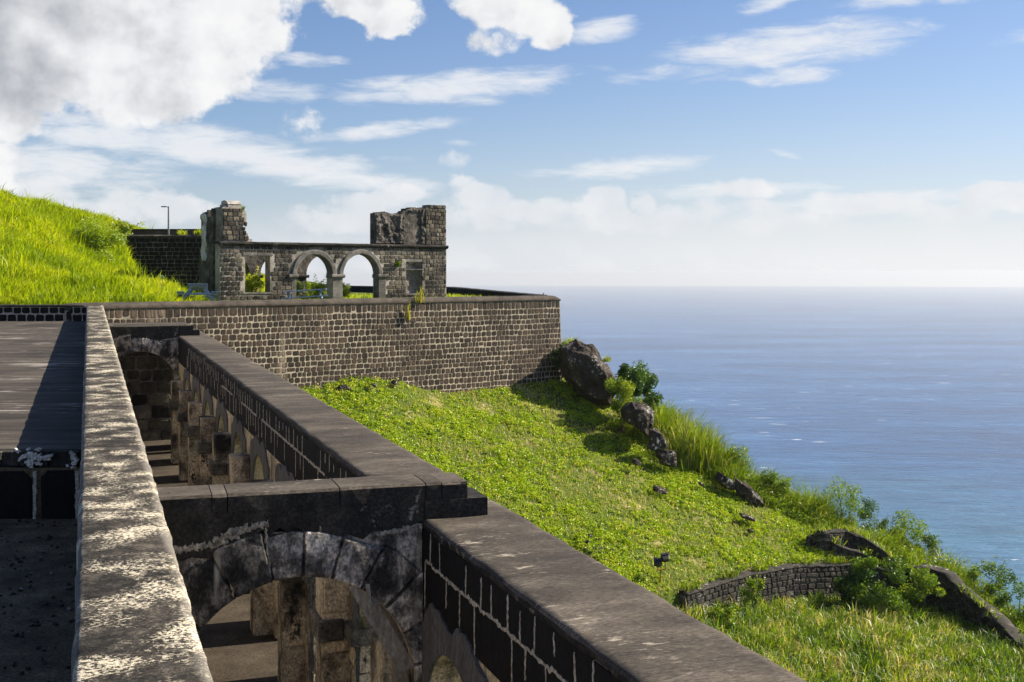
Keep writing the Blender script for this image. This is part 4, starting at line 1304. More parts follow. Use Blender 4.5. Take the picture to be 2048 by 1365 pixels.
for (ua, ub) in ((3.33, 4.12), (5.97, 6.80), (1.0, 1.46)):
    B = MB()
    sweep(B, [(-0.58, SPR - 0.17), (-0.58, SPR + 0.0), (0.10, SPR + 0.0), (0.14, SPR - 0.06), (0.12, SPR - 0.13), (0.05, SPR - 0.17)], [ua + (ub - ua) * i / 6 for i in range(7)], lambda s, z, o: RE.P(s, z, o), 0.012, 13)
    B.build('impost', M['dark_concrete'], ra)

# tall dark wall behind
bw = thing('back_wall', 'tall black stone wall between the grass hill and the ruin', 'wall', (-20, 70, GZ))
BK = Fr((-28, 70.0), (1, 0.02))
B = MB()
seg_wall(B, BK, [(0, 10.7, -2, -2, 2.12, 2.12)], -0.8, 0.0)
B.build('mortar', M['dark_joint'], bw)
B = MB()
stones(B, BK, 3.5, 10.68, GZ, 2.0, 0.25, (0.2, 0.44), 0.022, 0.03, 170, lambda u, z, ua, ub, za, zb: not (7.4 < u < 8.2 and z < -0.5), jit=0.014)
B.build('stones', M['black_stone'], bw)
B = MB()
sweep(B, [(0.06, 1.98), (0.08, 2.12), (-0.1, 2.20), (-0.7, 2.2), (-0.8, 2.1)], list(np.arange(0, 10.8, 0.25)), lambda s, z, o: BK.P(s, z, o), 0.03, 41)
B.build('coping', M['ridge_stone'], bw)
b2 = thing('upper_parapet', 'brown flat topped parapet showing above the tall black wall', 'parapet wall', (-22, 74, 2))
B = MB()
f_ = Fr((-32, 74.0), (1, 0.0))
seg_wall(B, f_, [(0, 13.6, -2, -2, 2.60, 2.60)], -0.8, 0.0)
B.build('wall', M['coping'], b2)
B = MB()
seg_wall(B, f_, [(-0.05, 13.65, 2.602, 2.602, 2.67, 2.67)], -0.85, 0.07)
B.build('cap', M['dark_concrete'], b2)

# ------------------------------------------------------------------ grass hill on the left
HP = [pix(x, y, Y) for (x, y, Y) in ((-150, 612, 45.9), (0, 614, 46.2), (100, 614, 46.7), (200, 612, 48), (290, 608, 49.5), (345, 602, 52), (352, 590, 56), (335, 590, 57), (290, 614, 66), (262, 604, 70), (325, 614, 61), (250, 594, 73), (300, 614, 70),
     (0, 560, 49), (0, 520, 52), (100, 548, 52), (200, 566, 53), (280, 575, 55), (100, 510, 56), (200, 535, 59), (0, 440, 57), (100, 470, 59), (190, 500, 62), (215, 520, 65),
     (0, 412, 62), (50, 428, 62.5), (100, 442, 63), (150, 452, 63.5), (200, 458, 64.5), (232, 472, 66), (-150, 362, 62), (-150, 440, 55))]
HP += [(-40, 62, 7.0), (-40, 75, 6.0), (-30, 74, 3.0), (-24, 75, 1.2), (-18, 72, -2.0), (-13, 66, -2.6), (-12, 56, -2.4), (-20, 80, 0.5), (-40, 50, 1.5)]
f_hill = tps(HP)
def hill_z(X, Y):
    cd = (X - CUR.o[0]) * CUR.N[0] + (Y - CUR.o[1]) * CUR.N[1]
    return np.where(cd > -1.1, -9.0, np.clip(f_hill(X, Y), -2.2, 9.5) + (fbm(X, Y, 0.55, 4) - 0.5) * 0.5)
setting(grid_mesh('grass_hill', np.linspace(-44, -11, 100), np.linspace(45.75, 82, 110), hill_z, M['ground']))

# ------------------------------------------------------------------ plants
def blades(P, h, w, tone, lean=0.5, bias=(0, 0), seed=1):
    r = np.random.default_rng(seed)
    n = len(P)
    a = r.uniform(0, 2 * np.pi, n)
    l = r.uniform(0.15, 1.0, n) * lean
    D = np.stack([np.cos(a) * l + bias[0], np.sin(a) * l + bias[1]], 1)
    b = r.uniform(0, np.pi, n)
    Sx, Sy = np.cos(b) * w / 2, np.sin(b) * w / 2
    V = np.zeros((n, 5, 3))
    V[:, 0] = P; V[:, 1] = P
    V[:, 0, 0] -= Sx; V[:, 0, 1] -= Sy; V[:, 1, 0] += Sx; V[:, 1, 1] += Sy
    mid = P.copy(); mid[:, 0] += D[:, 0] * h * 0.35; mid[:, 1] += D[:, 1] * h * 0.35; mid[:, 2] += h * 0.62
    V[:, 2] = mid; V[:, 3] = mid
    V[:, 2, 0] -= Sx * .8; V[:, 2, 1] -= Sy * .8; V[:, 3, 0] += Sx * .8; V[:, 3, 1] += Sy * .8
    tip = P.copy(); tip[:, 0] += D[:, 0] * h; tip[:, 1] += D[:, 1] * h; tip[:, 2] += h * (1 - 0.35 * np.minimum(1, np.hypot(D[:, 0], D[:, 1])))
    V[:, 4] = tip
    i = np.arange(n)[:, None] * 5
    Fc = np.concatenate([i + np.array([[0, 1, 2]]), i + np.array([[1, 3, 2]]), i + np.array([[2, 3, 4]])], 0)
    return V.reshape(-1, 3), Fc, np.repeat(tone, 5)

def leaves(P, size, tone, flat=0.5, seed=1, aspect=0.45):
    r = np.random.default_rng(seed)
    n = len(P)
    d = r.normal(size=(n, 3)); d[:, 2] *= flat
    d /= np.linalg.norm(d, axis=1, keepdims=True)
    q = r.normal(size=(n, 3)); q[:, 2] *= 0.4
    s = np.cross(d, q); s /= np.linalg.norm(s, axis=1, keepdims=True) + 1e-9
    L, Wd = size[:, None], size[:, None] * aspect
    V = np.stack([P - d * L / 2, P + s * Wd / 2, P + d * L / 2, P - s * Wd / 2], 1)
    Fc = np.arange(n * 4).reshape(n, 4)
    return V.reshape(-1, 3), Fc, np.repeat(tone, 4)

def vis(P, m=0.12):
    """keep what the frame (plus a margin) could show"""
    u, v = P[:, 0] / P[:, 1], P[:, 2] / P[:, 1]
    return (np.abs(u) < 0.427 + m) & (v < 0.227 + m) & (v > -0.342 - m)

# hill grass
n = 190000
X, Y = RNG.uniform(-36, -12.5, n), RNG.uniform(45.8, 79, n)
Z = hill_z(X, Y)
P = np.stack([X, Y, Z], 1)
k = (Z > -1.75) & vis(P, 0.05)
P = P[k]; X, Y = X[k], Y[k]
big = fbm(X, Y, 0.5, 3)
tone = np.clip(0.62 + (big - 0.5) * 0.9 + RNG.normal(0, 0.15, len(X)), 0, 0.93)
hh = (0.30 + 0.45 * RNG.random(len(X))) * (0.6 + 0.8 * fbm(X + 40, Y, 0.9, 2))
hh[RNG.random(len(X)) < 0.01] *= 1.9
o = mesh('hill_grass', *blades(P, hh, 0.035 + 0.025 * RNG.random(len(X)), tone, 0.55, (0.25, -0.2), 2)[:2], M['hill_blade'], blades(P, hh, 0.05, tone)[2])
tag(o, 'bright green grass covering the hill on the left', 'grass', kind='stuff')

# creeping plants on the slope below the curtain wall
def on_slope(n, x0, x1, y0, y1, low=False):
    X, Y = RNG.uniform(x0, x1, n), RNG.uniform(y0, y1, n)
    s, _ = sdist(X, Y, RET)
    rs, _ = sdist(X, Y, RIDGE)
    cd = (X - CUR.o[0]) * CUR.N[0] + (Y - CUR.o[1]) * CUR.N[1]
    k = ((s > 0.25) if low else (s < -0.15)) & (rs < (0.6 if not low else 0.2)) & (cd > 0.15)
    X, Y = X[k], Y[k]
    Z = ground_z(X, Y)
    P = np.stack([X, Y, Z], 1)
    return P[vis(P, 0.04)]
C = on_slope(60000, -11, 20, 41, 62)
dens = fbm(C[:, 0], C[:, 1], 0.55, 4) * 0.6 + 0.4 * fbm(C[:, 0] + 9, C[:, 1], 2.2, 3)
rs, _ = sdist(C[:, 0], C[:, 1], RIDGE)
kk = RNG.random(len(C)) < np.clip((dens - 0.40) * 7.0, 0.10, 1.0)
C = C[kk]; dens = dens[kk]
m = 14
P = np.repeat(C, m, 0) + RNG.normal(0, 1, (len(C) * m, 3)) * np.array([0.055, 0.055, 0.0])
P[:, 2] += np.repeat(RNG.uniform(0.02, 0.20, len(C)) * np.clip((dens - 0.3) * 4, 0.2, 1.2), m) * RNG.random(len(P)) + 0.01
tone = np.clip(np.repeat(0.56 + (dens - 0.5) * 0.7 + RNG.normal(0, 0.20, len(C)), m) + RNG.normal(0, 0.12, len(P)), 0, 0.97)
V1, F1, T1 = leaves(P, RNG.uniform(0.04, 0.09, len(P)), tone, 0.45, 5, 0.7)
o = mesh('ground_cover', V1, F1, M['cover_leaf'], T1)
tag(o, 'low creeping green plants spread over the slope under the tall wall', 'ground cover', kind='stuff')
# thin dry and green grass between them
P = on_slope(70000, -11, 20, 41, 62)
tone = np.clip(0.80 + RNG.normal(0, 0.2, len(P)) + (0.5 - fbm(P[:, 0], P[:, 1], 0.55, 4)) * 1.3, 0, 1.0)
hh = RNG.uniform(0.06, 0.20, len(P))
V1, F1, T1 = blades(P, hh, np.full(len(P), 0.022), tone, 0.9, (0, 0), 7)
o = mesh('slope_grass', V1, F1, M['cover_leaf'], T1)
tag(o, 'short dry and green grass between the creeping plants of the slope', 'grass', kind='stuff')
# long grass on the lower terrace
P = on_slope(85000, -2, 24, 34, 53, True)
b_ = fbm(P[:, 0], P[:, 1], 0.8, 4)
tone = np.clip(0.50 + RNG.normal(0, 0.17, len(P)) - (b_ - 0.5) * 1.4 + (RNG.random(len(P)) < 0.14) * 0.45, 0, 1)
hh = RNG.uniform(0.20, 0.72, len(P)) * (0.25 + 1.5 * fbm(P[:, 0] + 5, P[:, 1], 2.1, 2))
V1, F1, T1 = blades(P, hh, RNG.uniform(0.026, 0.052, len(P)), tone, 1.2, (0.1, 0), 8)
o = mesh('terrace_grass', V1, F1, M['tall_blade'], T1)
tag(o, 'long tangled grass of the lower terrace in front of the curved wall', 'grass', kind='stuff')
# few blades on the upper terrace around the picnic tables
X, Y = RNG.uniform(-20, 0, 9000), RNG.uniform(47, 75, 9000)
cd = (X - CUR.o[0]) * CUR.N[0] + (Y - CUR.o[1]) * CUR.N[1]
k = (cd < -1.3) & (X < -4.2 + (78 - Y) * 0.36) & (np.hypot(X + 13.2, Y - 51.5) > 1.2)
P = np.stack([X[k], Y[k], np.full(k.sum(), -1.46)], 1)
V1, F1, T1 = blades(P, RNG.uniform(0.08, 0.25, len(P)), np.full(len(P), 0.04), RNG.uniform(0.4, 0.9, len(P)), 0.6, (0, 0), 9)
o = mesh('lawn_grass', V1, F1, M['hill_blade'], T1)
tag(o, 'thin lawn grass on the terrace round the ruin', 'grass', kind='stuff')

def shrub(label, base, w, h, nl, leaf=0.10, mat='shrub_leaf', seed=0, name='shrub', group=None, tone0=0.55, lobes=15, asp=0.4, stems=5, depth=None):
    r = np.random.default_rng(seed + 500)
    w, h, nl = w * 1.3, h * 1.12, int(nl * 1.8)
    t = thing(name, label, 'shrub' if name == 'shrub' else 'plant', base, 0, group)
    B = MB()
    dep = depth or w * 0.8
    cs = []
    for i in range(lobes):
        a = r.uniform(0, 2 * np.pi); q = math.sqrt(r.random())
        zz = h * r.uniform(0.12, 0.90)
        sq = math.sqrt(max(0.1, 1 - ((zz / h - 0.45) / 0.62) ** 2))
        cs.append((math.cos(a) * q * w * 0.36 * sq, math.sin(a) * q * dep * 0.36 * sq, zz))
    for i in range(min(stems, lobes)):
        c = cs[i]
        B.tube([(c[0] * .1, c[1] * .1, -0.15), (c[0] * .45 + r.uniform(-.05, .05) * w, c[1] * .45, c[2] * 0.5), (c[0], c[1], c[2] * 0.97)], [0.028 * h ** .5, 0.02 * h ** .5, 0.008], 6)
    B.build('stems', M['bark'], t, local=True)
    P, tn = [], []
    per = nl // lobes
    for c in cs:
        rad = w * r.uniform(0.09, 0.21)
        d = r.normal(size=(per, 3)); d /= np.linalg.norm(d, axis=1, keepdims=True)
        rr_ = rad * r.random(per) ** 0.45
        p = np.array(c) + d * rr_[:, None] * np.array([1, 1, 0.8 * min(1.3, h / w + .3)])
        P.append(p); tn.append(np.clip(tone0 + r.normal(0, 0.12) + r.normal(0, 0.15, per), 0, 1))
    for i in range(10):      # loose sprigs breaking the outline
        c = np.array(cs[r.integers(len(cs))]); q = r.normal(size=3); q[2] = abs(q[2]) + 0.4; q /= np.linalg.norm(q)
        mq = 26
        tq = r.random(mq)[:, None]
        P.append(c + q * tq * w * r.uniform(0.18, 0.34) + r.normal(0, 0.035, (mq, 3)) * (1 + leaf * 4))
        tn.append(np.clip(tone0 + 0.15 + r.normal(0, 0.15, mq), 0, 1))
    P, tn = np.concatenate(P), np.concatenate(tn)
    k = P[:, 2] > 0.02
    V, Fc, tt = leaves(P[k], r.uniform(0.6, 1.3, k.sum()) * leaf, tn[k], 0.7, seed, asp)
    mesh('foliage', V, Fc, M[mat], tt, t, local=True)
    return t

def clump(label, base, w, h, n, mat='tall_blade', seed=0, tone0=0.6, lean=0.85, name='grass_clump', group=None, bw_=0.035, bias=(0.05, 0)):
    r = np.random.default_rng(seed + 900)
    if name == 'grass_clump':
        w, h, n = w * 1.3, h * 0.95, int(n * 1.5)
    a, q = r.uniform(0, 2 * np.pi, n), np.sqrt(r.random(n))
    P = np.stack([np.cos(a) * q * w / 2, np.sin(a) * q * w / 2, np.zeros(n) - 0.05], 1)
    hh = h * r.uniform(0.45, 1.1, n) * (1.12 - 0.5 * q * q) * (0.75 + 0.5 * vnoise(P[:, 0] + seed * 7.1, P[:, 1] + 50, 2.2))
    P[:, 0] += r.normal(0, 0.06, n) * w; P[:, 1] += r.normal(0, 0.06, n) * w
    V, Fc, tt = blades(P, hh, np.full(n, bw_), np.clip(tone0 + r.normal(0, 0.17, n), 0, 1), lean, bias, seed)
    o = mesh(name, V, Fc, M[mat], tt)
    o.location = base
    return tag(o, label, 'grass' if name == 'grass_clump' else 'plant', group)

def over(x, y, Y, h, back=1.7):
    """stand a plant beyond the ridge crest so that it rises just as high above the crest; returns base and height"""
    top = y - h * F / Y
    Y2 = Y + back
    X2 = (x - 1024) / F * Y2
    z = float(ground_z(X2, Y2))
    return (X2, Y2, z), ((EYE - top) / F * Y2 - z) * 1.15 + 0.45

def gpt(x, y, Y=None, dz=0.0):
    Y = plane_Y(x, y) if Y is None else Y
    p = pix(x, y, Y)
    return (p[0], p[1], float(ground_z(p[0], p[1])) + dz)

# ridge vegetation, from the boulder down to the lower right
shrub('dark green bush behind the rocks just below the great boulder', *(lambda q: (q[0], 2.2, q[1]))(over(1275, 835, 57.0, 1.55, 0.9)), 7000, 0.14, 'dark_leaf', 1, tone0=0.62, lobes=26)
shrub('bright leafy bush squeezed between the great boulder and the lichened rock', *(lambda q: (q[0], 1.5, q[1]))(over(1245, 850, 55.8, 1.4, 1.0)), 3600, 0.11, 'shrub_leaf', 2, tone0=0.8)
clump('bright tall grass clump above the lichened rock', *(lambda q: (q[0], 1.8, q[1]))(over(1305, 868, 55.8, 1.15)), 900, seed=1, tone0=0.66)
clump('tallest yellow green grass clump at the middle of the cliff edge', *(lambda q: (q[0], 2.2, q[1]))(over(1372, 905, 54.9, 1.25)), 1600, seed=2, tone0=0.70)
clump('grass clump leaning out right of the tallest clump', *(lambda q: (q[0], 1.9, q[1]))(over(1425, 932, 54.7, 0.95)), 1100, seed=3, tone0=0.62)
shrub('small leafy shrub at the lower end of the cliff grass', *(lambda q: (q[0], 1.6, q[1]))(over(1478, 985, 54.4, 1.25)), 1700, 0.10, 'shrub_leaf', 3, tone0=0.6)
clump('short grass clump in front of the small leafy shrub', *(lambda q: (q[0], 1.5, q[1]))(over(1440, 965, 53.9, 0.8)), 700, seed=4, tone0=0.55)
shrub('round shrub above the dark eroded bank', *(lambda q: (q[0], 1.5, q[1]))(over(1548, 1024, 53.8, 1.1)), 1700, 0.10, 'shrub_leaf', 4, tone0=0.55)
clump('feathery tall grass between two shrubs over the sea', *(lambda q: (q[0], 1.6, q[1]))(over(1612, 1046, 53.6, 1.35)), 900, seed=5, tone0=0.58)
shrub('broad shrub behind the broken grey wall end', *(lambda q: (q[0], 2.3, q[1]))(over(1685, 1075, 53.6, 1.55)), 3000, 0.11, 'shrub_leaf', 5, tone0=0.6)
shrub('slender small tree right behind the broken grey wall', *(lambda q: (q[0], 1.5, q[1]))(over(1752, 1098, 53.8, 1.3)), 1300, 0.10, 'dark_leaf', 6, tone0=0.6)
shrub('wide feathery shrub over the dip between the two ridge walls', *(lambda q: (q[0], 2.3, q[1]))(over(1810, 1140, 53.2, 1.35)), 2600, 0.12, 'shrub_leaf', 7, tone0=0.62)
shrub('small shrub beside the top of the long sloping wall', *(lambda q: (q[0], 1.3, q[1]))(over(1856, 1148, 53.0, 0.95)), 1100, 0.11, 'dark_leaf', 8, tone0=0.7)
shrub('feathery shrub behind the middle of the long sloping wall', *(lambda q: (q[0], 1.9, q[1]))(over(1962, 1218, 50.4, 1.2)), 1900, 0.12, 'shrub_leaf', 9, tone0=0.6)
shrub('thin branched little tree against the surf', *(lambda q: (q[0], 1.5, q[1]))(over(2003, 1235, 50.0, 1.25)), 900, 0.11, 'dark_leaf', 10, tone0=0.75)
shrub('bush at the lower end of the long sloping wall', *(lambda q: (q[0], 2.0, q[1]))(over(2040, 1290, 47.8, 1.5)), 2200, 0.12, 'shrub_leaf', 11, tone0=0.55)
shrub('large tangled bush hanging over the curved wall corner', pix(1765, 1235, 49.2), 2.5, 2.3, 4200, 0.12, 'shrub_leaf', 12, tone0=0.42)
shrub('dark leafy bush in the shade at the curved wall corner', pix(1715, 1215, 49.6), 1.7, 1.5, 2000, 0.13, 'dark_leaf', 13, tone0=0.45)
shrub('leafy branches right of the tangled bush', pix(1845, 1205, 50.2), 1.6, 1.5, 1500, 0.12, 'shrub_leaf', 14, tone0=0.62)
shrub('bright fern like plant growing from the middle of the curved wall', pix(1507, 1212, 46.4), 0.95, 0.95, 900, 0.10, 'shrub_leaf', 15, tone0=0.72)
shrub('fern like plant at the near end of the curved wall foot', pix(1448, 1262, 44.0), 1.2, 0.75, 900, 0.12, 'shrub_leaf', 16, tone0=0.55)
clump('tuft of grass between the tall wall and the great boulder', pix(1140, 702, 61.2), 0.8, 1.0, 350, seed=6, tone0=0.68)
shrub('dark creeper in the gap between the tall wall and the great boulder', pix(1125, 750, 60.0), 1.1, 1.5, 900, 0.12, 'dark_leaf', 17, tone0=0.35)
clump('small tuft on the outer shoulder of the great boulder', pix(1213, 722, 60.6), 0.3, 0.45, 60, seed=7, tone0=0.75)
def ridge_strip():
    """undergrowth that fills the cliff edge between the separate bushes"""
    r = np.random.default_rng(55)
    A = np.array(RIDGE[3:15], dtype=float)
    n = 8000
    q = r.uniform(0, len(A) - 1.001, n); i = q.astype(int); f = (q - i)[:, None]
    p = A[i] * (1 - f) + A[i + 1] * f
    out = r.uniform(-0.1, 2.8, n)
    d = A[i + 1] - A[i]; d /= np.linalg.norm(d, axis=1, keepdims=True)
    X, Y = p[:, 0] + d[:, 1] * out, p[:, 1] - d[:, 0] * out
    Z = ground_z(X, Y)
    base = np.stack([X, Y, Z], 1)
    m_ = 12
    hgt = 1.05 * (0.30 + 0.95 * fbm(X, Y, 0.8, 3)) * (0.20 + 0.80 * np.clip(out, 0, 1.6))
    P = np.repeat(base, m_, 0) + r.normal(0, 0.13, (n * m_, 3)); P[:, 2] += np.repeat(hgt, m_) * r.random(n * m_) * 1.1
    V, Fc, tt = leaves(P, r.uniform(0.08, 0.18, len(P)), np.clip(np.repeat(r.normal(0.68, 0.16, n), m_) + r.normal(0, 0.1, len(P)), 0, 1), 0.6, 6, 0.42)
    tag(mesh('cliff_undergrowth', V, Fc, M['shrub_leaf'], tt), 'leafy undergrowth filling the edge of the cliff above the sea', 'undergrowth', kind='stuff')
    g = np.repeat(base, 5, 0) + r.normal(0, 0.15, (n * 5, 3)) * np.array([1, 1, 0])
    V, Fc, tt = blades(g, np.repeat(hgt, 5) * r.uniform(0.6, 1.7, len(g)), np.full(len(g), 0.032), np.clip(r.normal(0.62, 0.18, len(g)), 0, 1), 0.9, (0.1, 0), 15)
    tag(mesh('cliff_grass', V, Fc, M['tall_blade'], tt), 'tall grass filling the edge of the cliff above the sea', 'grass', kind='stuff')
ridge_strip()
# hill and terrace plants
hb = lambda x, y, Y: (pix(x, y, Y)[0], Y, float(hill_z(pix(x, y, Y)[0], Y)) - 0.1)
shrub('drooping fern like bush at the right end of the hill', hb(205, 552, 60.5), 2.7, 2.3, 6500, 0.17, 'hill_blade', 20, tone0=0.42, asp=0.2, lobes=14)
shrub('upper leafy bush on the hill shoulder beside the round white lamp', hb(225, 470, 66), 2.2, 0.9, 2600, 0.13, 'shrub_leaf', 21, tone0=0.8)
clump('tall shaggy grass at the hill foot by the picnic table', (pix(318, 600, 52.5)[0], 52.5, -1.6), 2.0, 1.25, 900, 'hill_blade', 8, 0.6, 0.6)
shrub('green bush seen through the window opening of the ruin', (RU.P(2.1, 0, -1.6)[0], RU.P(2.1, 0, -1.6)[1], GZ), 1.5, 1.2, 1500, 0.12, 'hill_blade', 22, tone0=0.6)
shrub('flowering bush inside the ruin behind the middle pier', (RU.P(6.3, 0, -2.2)[0], RU.P(6.3, 0, -2.2)[1], GZ), 1.7, 0.95, 1300, 0.10, 'shrub_leaf', 23, tone0=0.75)
shrub('low green bush inside the ruin behind the second arch', (RU.P(7.3, 0, -1.7)[0], RU.P(7.3, 0, -1.7)[1], GZ), 1.2, 0.85, 1100, 0.10, 'shrub_leaf', 24, tone0=0.85)
shrub('weedy bush inside the ruin behind the first arch', (RU.P(5.2, 0, -2.8)[0], RU.P(5.2, 0, -2.8)[1], GZ), 1.4, 0.85, 1100, 0.10, 'shrub_leaf', 25, tone0=0.7)
clump('withered yellow plant sprouting from the tall wall coping', CUR.P(14.6, -1.35, 0.05), 0.45, 0.85, 26, 'dry_leaf', 9, 0.5, 0.5, 'wall_plant', bw_=0.05)
clump('dry yellow stalks hanging down the tall wall face', CUR.P(13.9, -2.1, 0.12), 0.2, 0.8, 20, 'dry_leaf', 10, 0.4, 0.35, 'wall_plant', bw_=0.05)
clump('yellow green weed on the tall black wall top, left of two', BK.P(8.6, 2.2, -0.3), 0.5, 0.5, 90, 'hill_blade', 11, 0.75, 0.9, 'wall_plant', bw_=0.06)
clump('yellow green weed on the tall black wall top beside the ruin', BK.P(9.7, 2.2, -0.3), 0.6, 0.5, 110, 'hill_blade', 12, 0.7, 0.9, 'wall_plant', bw_=0.06)
clump('little weed on the broken edge of the left tower', RU.P(1.1, 2.95, -0.2), 0.2, 0.35, 40, 'tall_blade', 13, 0.5, 0.8, 'wall_plant', bw_=0.05)
clump('small dark weed growing on the facade right of the arches', RU.P(9.75, 0.35, 0.02), 0.25, 0.35, 50, 'tall_blade', 14, 0.4, 1.2, 'wall_plant', bw_=0.05, bias=(0.5, -0.6))

# ------------------------------------------------------------------ rocks and rough walls
import bmesh
def rock(label, loc, size, seed, rot=(0, 0, 0), mat='rock', name='boulder', group=None, sub=4, outline=None, rugged=0.10, cat='rock'):
    rr = random.Random(seed)
    R = Matrix.Rotation(rot[2], 3, 'Z') @ Matrix.Rotation(rot[1], 3, 'Y') @ Matrix.Rotation(rot[0], 3, 'X')
    bm = bmesh.new()
    if outline:
        for (k, yy) in ((0.70, -1.0), (1.0, -0.35), (1.0, 0.35), (0.75, 1.0)):
            for (x, z) in outline:
                bm.verts.new((x * k + rr.uniform(-.05, .05), yy * size[1] + rr.uniform(-.12, .12), z * k + rr.uniform(-.05, .05)))
    else:
        for _ in range(15):
            d = Vector((rr.gauss(0, 1), rr.gauss(0, 1), rr.gauss(0, 1))).normalized()
            bm.verts.new(R @ Vector((d.x * size[0], d.y * size[1], d.z * size[2])))
    h = bmesh.ops.convex_hull(bm, input=bm.verts)
    bmesh.ops.delete(bm, geom=list({g for g in h['geom_interior'] + h['geom_unused'] if isinstance(g, bmesh.types.BMVert)}), context='VERTS')
    sc = max(size)
    for _ in range(sub):
        bmesh.ops.subdivide_edges(bm, edges=[e for e in bm.edges if e.calc_length() > 0.07 * sc ** 0.7], cuts=1, use_grid_fill=True)
    bmesh.ops.triangulate(bm, faces=bm.faces)
    bm.normal_update()
    off = Vector((rr.uniform(-50, 50), rr.uniform(-50, 50), rr.uniform(-50, 50)))
    for v in bm.verts:
        p = v.co / sc
        v.co = v.co + (v.co.normalized() * 0.6 + v.normal * 0.4) * rugged * sc * (mnoise.fractal(p * 2.2 + off, 0.85, 2.1, 6) - 0.2)
    me = bpy.data.meshes.new(name)
    bm.to_mesh(me); bm.free()
    me.materials.append(M[mat])
    o = bpy.data.objects.new(name, me)
    COL.objects.link(o)
    o.location = loc
    return tag(o, label, cat, group)

rock('great dark boulder leaning against the corner of the tall wall', pix(1178, 750, 59.3), (1.45, 1.3, 1.85), 3, sub=5, outline=[(-.65, 1.75), (-1.35, 1.3), (-1.3, 0.3), (-1.15, -.2), (-.5, -.9), (.25, -1.4), (1.15, -1.6), (1.42, -.7), (.95, .45), (.10, 1.45)])
rock('lichen spotted rock below the great boulder', pix(1275, 835, 55.6), (0.95, 0.8, 0.9), 8, outline=[(-.75, .35), (-.3, .72), (.3, .6), (.72, .35), (.70, -.2), (.45, -.85), (0, -.5), (-.7, -.1)])
rock('dark jagged rock under the tallest grass clump', pix(1312, 885, 54.6), (0.5, 0.6, 0.75), 12, (0, -0.4, 0))
rock('low dark rock at the foot of the cliff grass', pix(1335, 917, 54.3), (0.6, 0.5, 0.45), 15, (0, 0.4, 0))
rock('flat dark eroded rock on the bank under the round shrub', pix(1500, 993, 54.0), (1.15, 0.5, 0.42), 17, (0, 0.72, 0))
rock('brown eroded rock lower on the same bank', pix(1452, 962, 54.1), (0.7, 0.5, 0.32), 19, (0, 0.6, 0))
rock('pointed stone lying in the middle of the slope', pix(1272, 925, 53.2), (0.272, 0.200, 0.154), 21, (0, 0.5, 0), name='stone')
rock('long brown stone lower in the middle of the slope', pix(1318, 980, 51.9), (0.440, 0.240, 0.168), 23, (0, 0.4, 0), name='stone')

rock('little dark stone high on the right of the slope', pix(1402, 968, 53.5), (0.176, 0.120, 0.112), 27, (0, 0.6, 0), name='stone')
rock('dark stone under leaves at the middle of the slope', pix(1495, 1035, 51.8), (0.440, 0.280, 0.140), 29, (0, 0.4, 0), name='stone')
rock('stone below the leafy stone of the slope', pix(1500, 1062, 51.0), (0.176, 0.160, 0.098), 31, (0, 0.1, 0), name='stone')
rock('dark stone at the foot of the tall wall, above the grass hump', pix(690, 778, 52.0), (0.400, 0.240, 0.182), 33, (0, 0.1, 0), name='stone')
rock('dark stone on the crest of the grass hump', pix(792, 766, 53.6), (0.240, 0.200, 0.140), 35, (0, 0.2, 0), name='stone')
rock('tilted grey stone on the grass hump', pix(748, 770, 52.6), (0.240, 0.160, 0.084), 37, (0, 0.5, 0), name='stone')
rub = [(1160, 1068), (1176, 1079), (1196, 1073), (1202, 1092), (1222, 1096), (1211, 1112), (1228, 1108), (1275, 1152), (1188, 1090), (1240, 1120), (1180, 1066)]
for i, (x, y) in enumerate(rub):
    g = gpt(x, y, plane_Y(x, y) - 0.3)
    rock('loose grey stone lying in the grass along the outer wall edge', (g[0], g[1], g[2] + 0.05), (random.uniform(.10, .2), random.uniform(.1, .16), random.uniform(.05, .1)), 60 + i, (0, random.uniform(-.4, .4), random.random() * 3),
         'ridge_stone' if i % 3 else 'rock', 'loose_stone', 'loose stones along the outer wall', 3)

# curved retaining wall below the slope
def run_wall(name, label, pts, thick, zbot, seed, mat='ridge_stone', joint_='dark_joint', ch=0.27, cap=0.12, cat='wall', top_j=0.05, proj=0.04):
    """wall along a polyline of (x, y, ztop); faces on both sides"""
    t = thing(name, label, cat, pts[0])
    seg, tot = [], 0.0
    for a, b in zip(pts[:-1], pts[1:]):
        l = math.hypot(b[0] - a[0], b[1] - a[1]); seg.append((tot, l, a, b)); tot += l
    def loc(s):
        for (s0, l, a, b) in seg:
            if s <= s0 + l or (s0, l, a, b) == seg[-1]:
                q = (s - s0) / l
                return a[0] + (b[0] - a[0]) * q, a[1] + (b[1] - a[1]) * q, a[2] + (b[2] - a[2]) * q, (b[0] - a[0]) / l, (b[1] - a[1]) / l
    class PF:
        def P(self, u, z, d=0.0):
            x, y, zt, dx, dy = loc(min(max(u, 0), tot))
            return (x + dy * d, y - dx * d, zt + z)
    pf = PF()
    rr = random.Random(seed)
    B = MB()
    us = list(np.arange(0, tot, 0.35)) + [tot]
    seg_wall(B, pf, [(a, b, -zbot, -zbot, -0.03, -0.03) for a, b in zip(us[:-1], us[1:])], -thick, 0.0)
    B.build('core', M[joint_], t)
    B = MB()
    stones(B, pf, 0, tot, -zbot, -0.05, ch, (0.2, 0.5), 0.025, proj, seed, jit=0.02)
    B.build('stones', M[mat], t)
    B = MB()
    sweep(B, [(0.05, -0.06), (0.06, 0.02), (-0.02, cap), (-thick * .5, cap + 0.03), (-thick + 0.02, cap), (-thick - 0.05, 0.0), (-thick - 0.05, -0.06)], list(np.arange(0, tot, 0.16)) + [tot], lambda s, z, o: pf.P(s, z, o), top_j, seed)
    B.build('coping', M[mat], t, smooth=True)
    return t
rp = []
